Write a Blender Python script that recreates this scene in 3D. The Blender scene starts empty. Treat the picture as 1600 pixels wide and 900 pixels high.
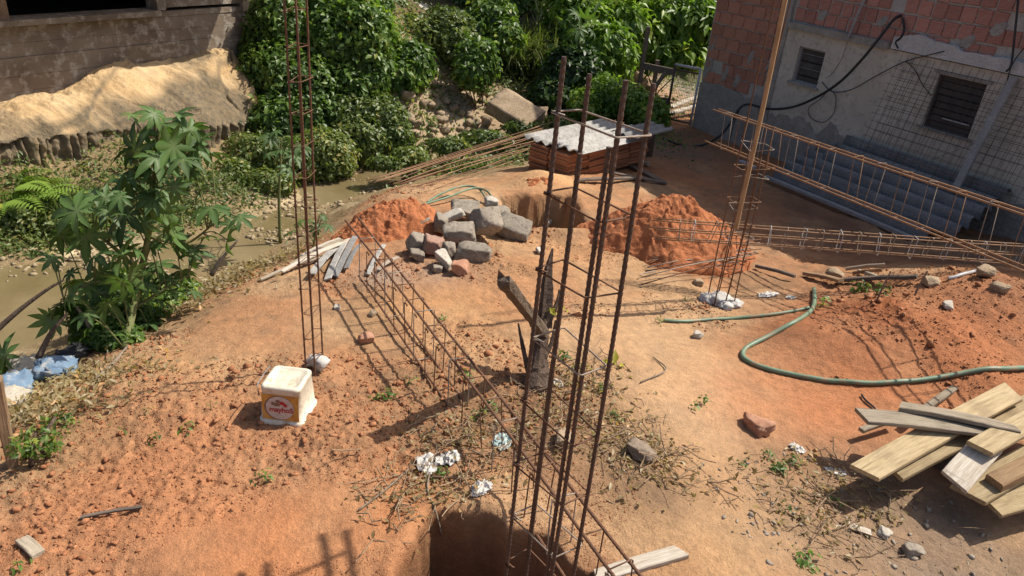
import bpy, math, random
import numpy as np
from mathutils import Vector, Matrix

random.seed(7)
rng = np.random.default_rng(11)
scene = bpy.context.scene
C = scene.collection

# ------------------------------------------------------------------ camera
FPX = 1156.0; PITCH = math.radians(27); ROLL = math.radians(5); CZ = 2.7
_F = np.array([0, math.cos(PITCH), -math.sin(PITCH)]); _U = np.array([0, math.sin(PITCH), math.cos(PITCH)]); _X = np.array([1., 0, 0])
_r = math.cos(ROLL) * _X + math.sin(ROLL) * _U
_u = -math.sin(ROLL) * _X + math.cos(ROLL) * _U
CAMP = np.array([0, 0, CZ])
cd = bpy.data.cameras.new('camera'); cam = bpy.data.objects.new('camera', cd); C.objects.link(cam)
cd.sensor_width = 36; cd.lens = FPX / 1600 * 36; cd.clip_start = 0.05; cd.clip_end = 500
cam.matrix_world = Matrix(((_r[0], _u[0], -_F[0], 0), (_r[1], _u[1], -_F[1], 0), (_r[2], _u[2], -_F[2], CZ), (0, 0, 0, 1)))
scene.camera = cam

# ------------------------------------------------------------------ light
SUN_EL = math.radians(53.5); SUN_AZ = (0.93, 0.36)          # horizontal direction towards the sun
w = bpy.data.worlds.new('World'); scene.world = w; w.use_nodes = True
nt = w.node_tree; bg = nt.nodes['Background']
sky = nt.nodes.new('ShaderNodeTexSky'); sky.sky_type = 'NISHITA'; sky.sun_disc = False
sky.sun_elevation = SUN_EL; sky.sun_rotation = math.atan2(SUN_AZ[0], SUN_AZ[1]); sky.air_density = 0.8; sky.dust_density = 3.0; sky.ozone_density = 0.3
nt.links.new(sky.outputs[0], bg.inputs[0]); bg.inputs[1].default_value = 0.115
sl = bpy.data.lights.new('sun', 'SUN'); so = bpy.data.objects.new('sun', sl); C.objects.link(so)
sl.energy = 5.0; sl.angle = math.radians(0.53); sl.color = (1.0, 0.93, 0.82)
_h = math.hypot(*SUN_AZ)
so.rotation_euler = Vector((-SUN_AZ[0] / _h * math.cos(SUN_EL), -SUN_AZ[1] / _h * math.cos(SUN_EL), -math.sin(SUN_EL))).to_track_quat('-Z', 'Y').to_euler()
vs = scene.view_settings; vs.view_transform = 'Standard'; vs.look = 'None'; vs.exposure = 0.27; vs.gamma = 1.0; vs.use_curve_mapping = False

# ------------------------------------------------------------------ picture to place
def ray(px, py): return (px - 800) / FPX * _r - (py - 450) / FPX * _u + _F
def at(px, py, z):
    d = ray(px, py); return d * ((z - CZ) / d[2]) + CAMP
def atr(px, py, rh):                                       # at a horizontal distance
    d = ray(px, py); return d * (rh / math.hypot(d[0], d[1])) + CAMP
def atw(px, py, wd): return ray(px, py) * wd + CAMP        # at a view depth
def zpix(p, py):                                           # height above p at which the picture row is py
    lo, hi = -3.0, 4.0
    for _ in range(40):
        m_ = (lo + hi) / 2; v = np.array([p[0], p[1], m_]) - CAMP
        if 450 - FPX * (v @ _u) / (v @ _F) > py: lo = m_
        else: hi = m_
    return lo
def depth(p): return float((np.asarray(p) - CAMP) @ _F)

# ------------------------------------------------------------------ noise
def _hash(ix, iy, seed):
    h = (ix.astype(np.int64) * 374761393 + iy.astype(np.int64) * 668265263 + seed * 1274126177) & 0xffffffff
    h = ((h ^ (h >> 13)) * 1274126177) & 0xffffffff
    h = (h ^ (h >> 16)) & 0xffffffff
    return h / 4294967295.0
def vnoise(x, y, seed=0):
    x = np.asarray(x, float); y = np.asarray(y, float)
    ix = np.floor(x); iy = np.floor(y); fx = x - ix; fy = y - iy
    fx = fx * fx * fx * (fx * (fx * 6 - 15) + 10); fy = fy * fy * fy * (fy * (fy * 6 - 15) + 10)
    a = _hash(ix, iy, seed); b = _hash(ix + 1, iy, seed); c = _hash(ix, iy + 1, seed); d = _hash(ix + 1, iy + 1, seed)
    return ((a * (1 - fx) + b * fx) * (1 - fy) + (c * (1 - fx) + d * fx) * fy) * 2 - 1
def fbm(x, y, s, octv=4, seed=0, gain=.5):
    v = 0; a = 1; t = 0
    ca, sa = math.cos(.6), math.sin(.6)
    for i in range(octv):
        v = v + a * vnoise(x / s, y / s, seed + i * 17); t += a; a *= gain; s *= .5
        x, y = x * ca - y * sa, x * sa + y * ca
    return v / t
def sstep(a, b, x):
    t = np.clip((x - a) / (b - a), 0, 1); return t * t * (3 - 2 * t)

# ------------------------------------------------------------------ terrain heights
CTRL = [(0,900,0),(0,740,-.05),(200,900,.05),(300,700,0),(450,640,0),(490,590,0),(300,560,-.03),(170,600,-.1),(600,500,0),(600,600,0),(600,760,.03),
 (330,860,.03),(480,835,.05),(600,785,.05),(760,600,.02),(830,590,.03),(1000,600,.08),(1050,650,.08),(1100,800,.09),(1200,900,.08),(1300,800,0),(1250,700,-.02),
 (1200,600,.02),(1400,850,-.05),(1600,900,-.05),(1600,780,0),(1350,700,0),(1500,650,.05),(1600,600,.15),(1000,500,0),(1160,560,0),(1300,600,.02),(1600,577,.2),
 (1300,520,.12),(1500,480,.3),(1600,440,.42),(1450,430,.28),(1600,520,.25),(1340,470,.12),(1125,470,0),(1250,440,-.05),(1300,400,-.25),(1450,395,-.25),(1600,390,-.2),
 (1080,440,-.02),(1165,400,-.1),(940,440,0),(700,480,.02),(760,420,0),(650,430,0),(560,440,0),(900,380,-.05),(850,360,-.05),(780,300,-.12),(850,285,-.06),(930,300,-.15),
 (700,300,-.1),(620,300,-.15),(560,340,-.1),(520,380,-.1),(420,440,-.1),(350,470,-.15),(290,520,-.12),(1200,330,-.3),(1083,230,-.35),(1000,280,-.25),(900,260,-.25),(1400,330,-.3),
 (100,520,-.74),(0,580,-.7),(250,425,-.76),(330,425,-.7),(450,392,-.64),(505,347,-.64),(565,306,-.64),(450,352,-.86),(520,310,-.87),(590,277,-.87),(390,372,-.84),(620,262,-.74),(700,235,-.7),
 (0,400,-.7),(80,385,-.68),(300,330,-.64),(400,305,-.66),(450,295,-.7),(560,258,-.7),(680,236,-.66),(60,460,-.83),(180,430,-.80),(30,520,-.85),(380,330,-.70),(480,300,-.83),(580,270,-.84),
 (0,330,-.48),(100,300,-.4),(0,285,-.2),(200,290,-.42),(350,270,-.55),(400,230,-.38),(300,245,-.3),(200,250,-.2),
 (500,250,-.6),(450,200,-.3),(500,100,.5),(500,0,1.3),(400,100,.4),(400,0,1.2),(600,220,-.55),(600,100,.5),(600,30,1.0),(680,205,-.45),(680,130,.1),(700,20,.98),(760,150,-.1),(840,190,-.35),
 (800,100,.2),(840,30,.8),(950,180,-.4),(950,100,.2),(1050,190,-.4),(1000,150,-.35),(1060,110,-.35),(1000,60,.3),(1100,20,.5)]
XYC = [(-4,1.5,-.3),(-6,3.5,-.75),(5,2,.1),(6,5,.35),(8,8,.3),(0,0,-.4),(0,-5,0),(20,20,1),(-15,20,1.6),(0,30,2.2),(15,35,2.2),(-25,5,.5),(25,0,.5),(0,-25,0),
 (-7,9.5,-.05),(-6,11,.15),(-8,12,.2),(-5.2,11.5,.4),(-11,8,-.1),(5,13,-.35),(7,10,-.3),(-9,5,-.8),(-12,3,-.8),(4,4,.2),(-40,40,3),(40,40,3),(0,60,4),(-60,0,2),(60,0,2),(0,-60,0)]
_cp = np.array([at(*c) for c in CTRL] + [np.array(c, float) for c in XYC])
def _ker(d2): return np.sqrt(d2 + .16)
_n = len(_cp)
_A = np.zeros((_n + 1, _n + 1)); _d2 = ((_cp[:, None, :2] - _cp[None, :, :2]) ** 2).sum(-1)
_A[:_n, :_n] = -_ker(_d2) + np.eye(_n) * .02; _A[_n, :_n] = 1; _A[:_n, _n] = 1
_wts = np.linalg.solve(_A, np.append(_cp[:, 2], 0))
def base_h(x, y):
    x = np.atleast_1d(np.asarray(x, float)); y = np.atleast_1d(np.asarray(y, float)); o = np.empty(x.shape)
    for i in range(0, len(x), 20000):
        d2 = (x[i:i+20000, None] - _cp[None, :, 0]) ** 2 + (y[i:i+20000, None] - _cp[None, :, 1]) ** 2
        o[i:i+20000] = -_ker(d2) @ _wts[:_n] + _wts[_n]
    return o
def gauss(x, y, c, r): return np.exp(-(((x - c[0]) ** 2 + (y - c[1]) ** 2) / (r * r)))
def seg_d(x, y, a, b):
    ax, ay = a[0], a[1]; dx, dy = b[0] - ax, b[1] - ay
    t = np.clip(((x - ax) * dx + (y - ay) * dy) / (dx * dx + dy * dy), 0, 1)
    return np.hypot(x - ax - t * dx, y - ay - t * dy)
BUMPS = [(840,285,-.1,.3,.10),(930,310,-.1,.25,.05),(1330,540,.1,.35,.06),(1420,520,.2,.3,.05),(1240,520,.05,.2,.04),(700,700,0,.25,.05),(870,700,0,.3,.06),(1080,840,.1,.35,.02),
 (560,700,0,.3,.03),(250,640,0,.3,.03),(980,720,.05,.22,.03),(760,800,0,.15,.04),(1480,520,.25,.25,.06),(1560,470,.35,.3,.07),(1400,480,.2,.2,.05),(1540,600,.1,.2,.08)]
_bp = [(at(a, b, z), r, h) for a, b, z, r, h in BUMPS]
PIT2 = at(846, 337, -.1)                                   # square hole beside the rubble
def pit_near(x, y):                                        # foundation pit under the near column
    n = fbm(x, y, .35, 3, 91, .5) * .42
    e = np.hypot((x - .20) / .37, (y - 2.12) / .53) + n
    e2 = np.hypot((x + .08) / .28, (y - 2.36) / .32) + n
    return np.minimum(e, e2)
def rough_mask(x, y):
    m = .22 + .85 * sstep(-.12, .4, fbm(x, y, 1.1, 4, 5, .6))
    for p, q, z, r, s in [(1120,700,.1,.6,-.7),(1080,560,0,.5,-.7),(1000,500,0,.5,-.5),(1200,620,0,.5,-.6),(450,870,0,.45,-1),(560,830,0,.3,-1),(330,890,0,.3,-.9),(1150,850,.1,.45,-.6),(1400,560,.1,.4,-.5),
                          (300,750,0,.7,.5),(150,820,0,.6,.5),(250,640,0,.6,.4),(870,640,0,.5,.3),(1320,500,.1,.5,.6),(1500,470,.3,.6,.6),(1000,760,.1,.35,.4)]:
        m = m + s * gauss(x, y, at(p, q, z), r)
    return np.clip(m, .12, 1.4)
def height(x, y, fine=True):
    x = np.atleast_1d(np.asarray(x, float)); y = np.atleast_1d(np.asarray(y, float))
    h = base_h(x, y)
    for c, r, a in _bp: h = h + a * gauss(x, y, c, r)
    # bank cut towards the trench in the near left
    edge = 2.36 + .10 * np.sin(x * 2.1 + .6) + .05 * fbm(x, y, .4, 2, 3)
    tr = sstep(0, .75, edge - y) * sstep(-1.75, -1.35, x) * (1 - sstep(.9, 1.3, x))
    h = h - .55 * tr
    rm = rough_mask(x, y)
    dist = np.hypot(x, y)
    if fine:
        h = h + fbm(x, y, 1.6, 3, 21) * .05 + fbm(x, y, .42, 3, 22) * .030 * (.35 + .65 * np.clip(rm, 0, 1))
        r2 = fbm(x, y, .16, 4, 23, .7); h = h + r2 * .017 * rm * (dist < 12)
        r3 = 1 - np.abs(fbm(x, y, .075, 3, 27, .65)) * 2.2; h = h + (r3 - .5) * .011 * rm * (dist < 9)
        h = h + fbm(x, y, .028, 2, 29, .7) * .007 * (.35 + rm) * (dist < 8)
    e = pit_near(x, y)
    h = h - (1.15 + .12 * fbm(x, y, .18, 3, 93)) * (1 - sstep(.80, 1.03, e + .05 * fbm(x, y, .22, 3, 95, .5))) + .02 * np.exp(-((e - 1.18) / .14) ** 2)
    # square hole
    dx = x - PIT2[0]; dy = y - PIT2[1]
    q = np.maximum(np.abs(dx * .97 + dy * .2) / .40, np.abs(-dx * .2 + dy * .97) / .46) + fbm(x, y, .3, 2, 44) * .12
    h = h - .85 * (1 - sstep(.94, 1.0, q)) + .05 * np.exp(-((q - 1.2) / .18) ** 2)
    return h
def gz(x, y): return float(height(x, y)[0])
_gcache = {}
def G(px, py, up=0.0):                                     # where the sight line meets the ground
    k = (px, py)
    if k not in _gcache:
        d = ray(px, py); d = d / math.hypot(d[0], d[1])
        ts = np.exp(np.linspace(math.log(1.2), math.log(60), 900))
        P = CAMP[None] + ts[:, None] * d[None]
        hz = height(P[:, 0], P[:, 1]); below = np.nonzero(P[:, 2] < hz)[0]
        i = below[0] if len(below) else 899
        if i > 0:
            a, b = ts[i - 1], ts[i]
            s = np.linspace(a, b, 24); Q = CAMP[None] + s[:, None] * d[None]; hh = height(Q[:, 0], Q[:, 1])
            j = np.nonzero(Q[:, 2] < hh)[0]; _gcache[k] = Q[j[0]] if len(j) else Q[-1]
        else: _gcache[k] = P[0]
        _gcache[k][2] = gz(_gcache[k][0], _gcache[k][1])
    return _gcache[k] + np.array([0, 0, up])

# ------------------------------------------------------------------ mesh helpers
def tri_mesh(name, V, F, smooth=False, attrs=None):
    V = np.ascontiguousarray(V, np.float32); F = np.ascontiguousarray(F, np.int32); k = F.shape[1]
    me = bpy.data.meshes.new(name); me.vertices.add(len(V)); me.vertices.foreach_set('co', V.ravel())
    me.loops.add(F.size); me.loops.foreach_set('vertex_index', F.ravel())
    me.polygons.add(len(F)); me.polygons.foreach_set('loop_start', np.arange(0, F.size, k, dtype=np.int32))
    if smooth: me.polygons.foreach_set('use_smooth', np.ones(len(F), bool))
    for an, (ty, arr) in (attrs or {}).items():
        a = me.attributes.new(an, ty, 'POINT')
        a.data.foreach_set('color' if ty == 'FLOAT_COLOR' else 'value', np.ascontiguousarray(arr, np.float32).ravel())
    me.update(calc_edges=True); me.validate()
    return me
def tag(o, label=None, cat=None, group=None, kind=None):
    if label: o['label'] = label
    if cat: o['category'] = cat
    if group: o['group'] = group
    if kind or cat: o['kind'] = kind or 'thing'
    return o
def link(name, me, mat=None, parent=None, loc=None):
    o = bpy.data.objects.new(name, me); C.objects.link(o)
    if me is not None and mat is not None and len(me.materials) == 0: me.materials.append(M[mat])
    if parent is not None: o.parent = parent
    if loc is not None: o.location = loc
    return o
def empty(name, loc, label, cat, group=None):
    o = bpy.data.objects.new(name, None); C.objects.link(o); o.location = tuple(float(v) for v in loc); o.empty_display_size = .1
    return tag(o, label, cat, group)
def frame(z, xhint=None):
    z = np.asarray(z, float); z = z / np.linalg.norm(z)
    h = np.array([1., 0, 0]) if xhint is None else np.asarray(xhint, float)
    x = h - z * (h @ z)
    if np.linalg.norm(x) < 1e-4: x = np.cross(z, [0, 1., 0])
    x = x / np.linalg.norm(x); return x, np.cross(z, x), z
class MB:
    def __init__(s): s.v = []; s.f = []; s.n = 0
    def add(s, V, F):
        b = s.n; s.v.extend([tuple(float(c) for c in p) for p in V]); s.f.extend([tuple(int(i) + b for i in f) for f in F]); s.n += len(V); return s
    def box(s, c, d, R=None, jit=0):
        c = np.asarray(c, float); hx, hy, hz = d[0] / 2, d[1] / 2, d[2] / 2
        V = np.array([(x, y, z) for x in (-hx, hx) for y in (-hy, hy) for z in (-hz, hz)])
        if jit: V = V + rng.normal(0, jit, V.shape)
        if R is not None: V = V @ np.asarray(R)           # rows of R: local axes in world
        return s.add(V + c, [(0,1,3,2),(4,6,7,5),(0,4,5,1),(2,3,7,6),(0,2,6,4),(1,5,7,3)])
    def tube(s, P, r, n=6, cap=True):
        P = [np.asarray(p, float) for p in P]; m = len(P); rr = r if hasattr(r, '__len__') else [r] * m
        V = []; F = []; xh = None
        for i in range(m):
            t = P[min(i + 1, m - 1)] - P[max(i - 1, 0)]; x, y, z = frame(t, xh); xh = x
            for k in range(n):
                a = 2 * math.pi * k / n; V.append(P[i] + rr[i] * (math.cos(a) * x + math.sin(a) * y))
        for i in range(m - 1):
            for k in range(n):
                k2 = (k + 1) % n; F.append((i*n+k, i*n+k2, (i+1)*n+k2, (i+1)*n+k))
        if cap: F.append(tuple(range(n - 1, -1, -1))); F.append(tuple((m-1)*n + k for k in range(n)))
        return s.add(V, F)
    def mesh(s, name, smooth=False, org=(0, 0, 0)):
        me = bpy.data.meshes.new(name); o = np.asarray(org, float)
        me.from_pydata([(a - o[0], b - o[1], c - o[2]) for a, b, c in s.v], [], s.f)
        if smooth: me.polygons.foreach_set('use_smooth', [True] * len(me.polygons))
        me.update(); return me
    def build(s, name, mat, parent=None, smooth=False):
        if parent is not None:
            org = np.array(parent.location) if parent.parent is None else np.array(parent.location) + np.array(parent.parent.location)
            return link(name, s.mesh(name, smooth, org), mat, parent)
        a = np.array(s.v); org = np.array([(a[:,0].min()+a[:,0].max())/2, (a[:,1].min()+a[:,1].max())/2, a[:,2].min()])
        return link(name, s.mesh(name, smooth, org), mat, None, org)
def spline(P, n=8):
    P = [np.asarray(p, float) for p in P]; out = []
    Q = [2 * P[0] - P[1]] + P + [2 * P[-1] - P[-2]]
    for i in range(1, len(Q) - 2):
        a, b, c, d = Q[i-1], Q[i], Q[i+1], Q[i+2]
        for k in range(n):
            t = k / n; out.append(.5 * (2*b + (c-a)*t + (2*a-5*b+4*c-d)*t*t + (3*b-a-3*c+d)*t**3))
    out.append(P[-1]); return out
# unit icosphere-like rock
_t = (1 + 5 ** .5) / 2
ICO_V = np.array([(-1,_t,0),(1,_t,0),(-1,-_t,0),(1,-_t,0),(0,-1,_t),(0,1,_t),(0,-1,-_t),(0,1,-_t),(_t,0,-1),(_t,0,1),(-_t,0,-1),(-_t,0,1)]) / math.hypot(1, _t)
ICO_F = np.array([(0,11,5),(0,5,1),(0,1,7),(0,7,10),(0,10,11),(1,5,9),(5,11,4),(11,10,2),(10,7,6),(7,1,8),(3,9,4),(3,4,2),(3,2,6),(3,6,8),(3,8,9),(4,9,5),(2,4,11),(6,2,10),(8,6,7),(9,8,1)])
def subdiv(V, F):
    V = [tuple(v) for v in V]; mid = {}; NF = []
    def m(a, b):
        k = (min(a, b), max(a, b))
        if k not in mid:
            p = (np.array(V[a]) + np.array(V[b])) / 2; V.append(tuple(p / np.linalg.norm(p))); mid[k] = len(V) - 1
        return mid[k]
    for a, b, c in F:
        x, y, z = m(a, b), m(b, c), m(c, a); NF += [(a, x, z), (b, y, x), (c, z, y), (x, y, z)]
    return np.array(V), np.array(NF)
ICO2 = subdiv(ICO_V, ICO_F); ICO3 = subdiv(*ICO2)
def rock_verts(V, seed, amp=.25, cuts=5):
    r = np.random.default_rng(seed); V = V.copy()
    for _ in range(cuts):                                  # planar fractures
        n = r.normal(size=3); n /= np.linalg.norm(n); k = r.uniform(.45, .8)
        d = V @ n; V = V - np.outer(np.maximum(d - k, 0), n)
    return V * (1 + r.normal(0, amp * .12, (len(V), 1)))
def _cube(n):
    V = []; F = []; idx = {}
    def vid(p):
        k = tuple(round(c, 5) for c in p)
        if k not in idx: idx[k] = len(V); V.append(p)
        return idx[k]
    for ax in range(3):
        for sg in (-1, 1):
            for i in range(n):
                for j in range(n):
                    q = []
                    for a, b_ in ((i, j), (i + 1, j), (i + 1, j + 1), (i, j + 1)):
                        p = [0, 0, 0]; p[ax] = sg; p[(ax + 1) % 3] = -1 + 2 * a / n; p[(ax + 2) % 3] = -1 + 2 * b_ / n; q.append(vid(tuple(p)))
                    F.append(q if sg > 0 else q[::-1])
    F3 = [t_ for q in F for t_ in ((q[0], q[1], q[2]), (q[0], q[2], q[3]))]
    return np.array(V, float), np.array(F3)
CUBE = _cube(8)
def box_rock(seed, chips=5, rough=.03):
    r = np.random.default_rng(seed); V = CUBE[0].copy()
    V = V @ (np.eye(3) + r.normal(0, .07, (3, 3)))
    for k in range(chips):
        n = np.sign(r.normal(size=3)) * r.uniform(.25, 1, 3); n /= np.linalg.norm(n); d = V @ n; kk = d.max() * r.uniform(.62, .92)
        V = V - np.outer(np.maximum(d - kk, 0), n)
    o = r.uniform(0, 50, 2); nz = fbm(V[:, 0] * 1.1 + V[:, 2] * .8 + o[0], V[:, 1] * 1.1 - V[:, 2] * .7 + o[1], .9, 4, seed % 97, .6)
    st = np.floor(nz * 5) / 5
    return V * (1 + (.10 * nz + .12 * st)[:, None] * (.4 + rough * 20)) + r.normal(0, rough, V.shape)
def rotm(yaw, tilt=0, roll=0):
    return np.array(Matrix.Rotation(yaw, 3, 'Z') @ Matrix.Rotation(tilt, 3, 'X') @ Matrix.Rotation(roll, 3, 'Y')).T

# ------------------------------------------------------------------ materials
M = {}
def nodes(name, rough=.85, spec=.25):
    m = bpy.data.materials.new(name); m.use_nodes = True; t = m.node_tree; b = t.nodes['Principled BSDF']
    b.inputs['Roughness'].default_value = rough; b.inputs['Specular IOR Level'].default_value = spec; M[name] = m
    return m, t, b
def N(t, ty, **kw):
    n = t.nodes.new(ty)
    for k, v in kw.items():
        if hasattr(n, k): setattr(n, k, v)
    return n
def noise(t, co, scale, detail=5, rough=.6, dim=None):
    n = N(t, 'ShaderNodeTexNoise'); n.inputs['Scale'].default_value = scale; n.inputs['Detail'].default_value = detail; n.inputs['Roughness'].default_value = rough
    if co is not None: t.links.new(co, n.inputs['Vector'])
    return n.outputs['Fac']
def ramp(t, fac, stops):
    r = N(t, 'ShaderNodeValToRGB'); e = r.color_ramp.elements
    while len(e) < len(stops): e.new(.5)
    for i, (p, c) in enumerate(stops): e[i].position = p; e[i].color = (*c, 1) if len(c) == 3 else c
    t.links.new(fac, r.inputs[0]); return r.outputs[0]
def mix(t, fac, a, b, mode='MIX'):
    n = N(t, 'ShaderNodeMix'); n.data_type = 'RGBA'; n.blend_type = mode
    for s, v in ((n.inputs[0], fac), (n.inputs[6], a), (n.inputs[7], b)):
        if hasattr(v, 'links') or hasattr(v, 'is_linked'): t.links.new(v, s)
        elif isinstance(v, (int, float)): s.default_value = v
        else: s.default_value = (*v, 1)
    return n.outputs[2]
def bump(t, b, h, strength=.5, dist=.01):
    n = N(t, 'ShaderNodeBump'); n.inputs['Strength'].default_value = strength; n.inputs['Distance'].default_value = dist
    t.links.new(h, n.inputs['Height']); t.links.new(n.outputs[0], b.inputs['Normal']); return n
def coords(t, kind='Object', scale=None, rot=None):
    c = N(t, 'ShaderNodeTexCoord').outputs[kind]
    if scale is not None or rot is not None:
        m = N(t, 'ShaderNodeMapping'); t.links.new(c, m.inputs[0])
        if scale: m.inputs['Scale'].default_value = scale
        if rot: m.inputs['Rotation'].default_value = rot
        c = m.outputs[0]
    return c
def mottled(name, c1, c2, c3=None, s1=6, s2=40, rough=.9, bs=.4, bd=.006, spec=.2, rnd=0.0, world=False):
    m, t, b = nodes(name, rough, spec)
    co = N(t, 'ShaderNodeNewGeometry').outputs['Position'] if world else coords(t)
    a = noise(t, co, s1, 6); f = noise(t, co, s2, 6, .65)
    col = ramp(t, a, [(.32, c1), (.5, tuple((x + y) / 2 for x, y in zip(c1, c2))), (.68, c2)])
    if c3: col = mix(t, ramp(t, f, [(.5, (0, 0, 0)), (.68, (1, 1, 1))]), col, c3)
    else: col = mix(t, .5, col, ramp(t, f, [(.3, (.35, .35, .35)), (.7, (.65, .65, .65))]), 'OVERLAY')
    if rnd:
        oi = N(t, 'ShaderNodeObjectInfo').outputs['Random']
        k = ramp(t, oi, [(0, (1 - rnd,) * 3), (1, (1 + rnd * .6,) * 3)]); col = mix(t, 1.0, col, k, 'MULTIPLY')
    t.links.new(col, b.inputs['Base Color']); bump(t, b, f, bs, bd); return m
# soil
m, t, b = nodes('soil', .95, .12)
co = N(t, 'ShaderNodeNewGeometry').outputs['Position']
at_ = N(t, 'ShaderNodeAttribute'); at_.attribute_name = 'soil'
f1 = noise(t, co, 14, 8, .7); f2 = noise(t, co, 90, 6, .7); f3 = noise(t, co, 3.2, 5, .6)
col = mix(t, .55, at_.outputs['Color'], ramp(t, f1, [(.3, (.33, .33, .33)), (.7, (.68, .67, .66))]), 'OVERLAY')
col = mix(t, .45, col, ramp(t, f2, [(.3, (.3, .3, .3)), (.7, (.7, .7, .7))]), 'OVERLAY')
col = mix(t, .35, col, ramp(t, f3, [(.35, (.42, .44, .46)), (.65, (.60, .56, .52))]), 'OVERLAY')
t.links.new(col, b.inputs['Base Color'])
sm = N(t, 'ShaderNodeMath'); sm.operation = 'MULTIPLY_ADD'; t.links.new(f2, sm.inputs[0]); sm.inputs[1].default_value = .45; t.links.new(f1, sm.inputs[2])
bump(t, b, sm.outputs[0], .8, .03)
mottled('red_soil', (.32, .11, .045), (.45, .175, .078), s1=9, s2=60, bs=.7, bd=.02, world=True, rough=.97)
mottled('clod', (.26, .10, .045), (.42, .20, .10), s1=20, s2=90, bs=.4, bd=.004, world=True)
mottled('concrete', (.235, .20, .16), (.36, .31, .25), (.16, .135, .105), 6, 30, bs=.9, bd=.015, rnd=.15)
mottled('concrete_red', (.30, .16, .11), (.36, .25, .20), (.2, .13, .1), 6, 45, bs=.5)
mottled('stone', (.30, .22, .14), (.45, .34, .23), (.2, .15, .10), 9, 50, bs=.9, bd=.015, rnd=.2)
mottled('red_stone', (.36, .17, .10), (.46, .27, .18), (.25, .12, .08), 12, 60, bs=.5)
mottled('pale_stone', (.42, .38, .32), (.55, .50, .43), (.3, .27, .22), 12, 60, bs=.5, rnd=.15)
mottled('cement_lump', (.45, .43, .40), (.62, .59, .55), (.3, .28, .25), 18, 60, bs=.8)
def grooved(name):                                         # extruded hollow brick: fine grooves along the face
    t_ = M[name].node_tree; b_ = t_.nodes['Principled BSDF']; w_ = t_.nodes.new('ShaderNodeTexWave'); w_.bands_direction = 'Z'; w_.inputs['Scale'].default_value = 14; w_.inputs['Distortion'].default_value = .6
    t_.links.new(coords(t_), w_.inputs['Vector']); old = b_.inputs['Normal'].links[0].from_node; n_ = t_.nodes.new('ShaderNodeBump'); n_.inputs['Strength'].default_value = .5; n_.inputs['Distance'].default_value = .008
    t_.links.new(w_.outputs['Fac'], n_.inputs['Height']); t_.links.new(old.outputs[0], n_.inputs['Normal']); t_.links.new(n_.outputs[0], b_.inputs['Normal'])
mottled('plaster', (.46, .41, .335), (.62, .565, .475), (.37, .33, .275), 1.6, 14, bs=.35)
mottled('cement_render', (.26, .24, .21), (.38, .35, .31), (.20, .185, .165), 5, 30, bs=.6, bd=.012)
mottled('white_render', (.50, .48, .45), (.62, .60, .57), (.40, .38, .35), 9, 45, bs=.9, bd=.02)
mottled('mortar', (.36, .335, .30), (.46, .43, .385), (.28, .26, .23), 8, 45, bs=.6)
mottled('brick', (.40, .18, .12), (.48, .235, .16), (.34, .155, .105), 7, 40, bs=.35, rnd=.16)
mottled('brick_worn', (.40, .17, .125), (.48, .23, .175), (.42, .28, .23), 7, 35, bs=.45, rnd=.2)
grooved('brick'); grooved('brick_worn')
mottled('old_wall', (.14, .105, .078), (.27, .215, .16), (.42, .38, .32), 2.0, 9, bs=.5, bd=.02)
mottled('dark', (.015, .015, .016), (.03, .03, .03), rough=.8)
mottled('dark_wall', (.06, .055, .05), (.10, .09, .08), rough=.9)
mottled('asbestos', (.17, .165, .16), (.27, .265, .255), (.12, .118, .115), 4, 45, bs=.4, rnd=.1)
mottled('asbestos_pale', (.34, .325, .30), (.48, .46, .425), (.22, .205, .185), 5, 22, bs=.4, rnd=.12)
mottled('clay', (.34, .155, .078), (.42, .20, .11), (.26, .13, .075), 6, 50, bs=.3, rnd=.25)
mottled('bark', (.085, .058, .042), (.17, .12, .09), (.045, .032, .024), 25, 70, bs=.9, bd=.02)
mottled('deadwood', (.19, .145, .105), (.29, .23, .175), (.11, .08, .06), 14, 60, bs=.8)
mottled('broken_wood', (.15, .11, .08), (.24, .185, .135), (.08, .058, .042), 22, 60, bs=1.0, bd=.02)
mottled('stem_green', (.10, .13, .04), (.20, .21, .09), (.16, .12, .07), 20, 60)
mottled('litter', (.20, .13, .08), (.38, .27, .17), (.12, .08, .05), 30, 80, rnd=.2, world=True)
mottled('sackcloth', (.40, .36, .29), (.52, .47, .39), (.3, .27, .2), 12, 90, bs=.6)
mottled('blue_sack', (.11, .18, .27), (.20, .28, .37), (.42, .40, .36), 9, 16, bs=.6)
mottled('white_plastic', (.42, .40, .37), (.58, .56, .53), (.30, .24, .18), 14, 50, rough=.45, spec=.5, bs=.5)
mottled('teal_plastic', (.25, .36, .36), (.42, .50, .50), (.2, .25, .25), 14, 70, rough=.4, spec=.5, bs=.5)
mottled('tub_plastic', (.60, .54, .42), (.68, .63, .52), (.46, .36, .23), 7, 22, rough=.5, spec=.4, bs=.15, bd=.003)
mottled('hose_green', (.11, .19, .12), (.19, .27, .185), (.30, .22, .14), 6, 14, rough=.45, spec=.4, bs=.1)
mottled('hose_black', (.018, .018, .02), (.03, .03, .032), rough=.5, spec=.4)
mottled('rusty', (.10, .05, .028), (.19, .085, .04), (.07, .042, .03), 30, 150, rough=.7, spec=.4, bs=.5, bd=.002)
mottled('rusty_bright', (.22, .12, .06), (.36, .20, .10), (.15, .085, .05), 25, 120, rough=.65, spec=.4, bs=.4, bd=.002)
mottled('rusty_dark', (.055, .034, .026), (.11, .06, .04), (.045, .035, .03), 30, 150, rough=.6, spec=.45, bs=.5, bd=.002)
mottled('tie_wire', (.24, .19, .15), (.33, .27, .21), (.18, .12, .08), 30, 120, rough=.5, spec=.5)
mottled('steel_grey', (.20, .20, .205), (.30, .30, .30), (.15, .13, .12), 30, 120, rough=.5, spec=.5)
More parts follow.
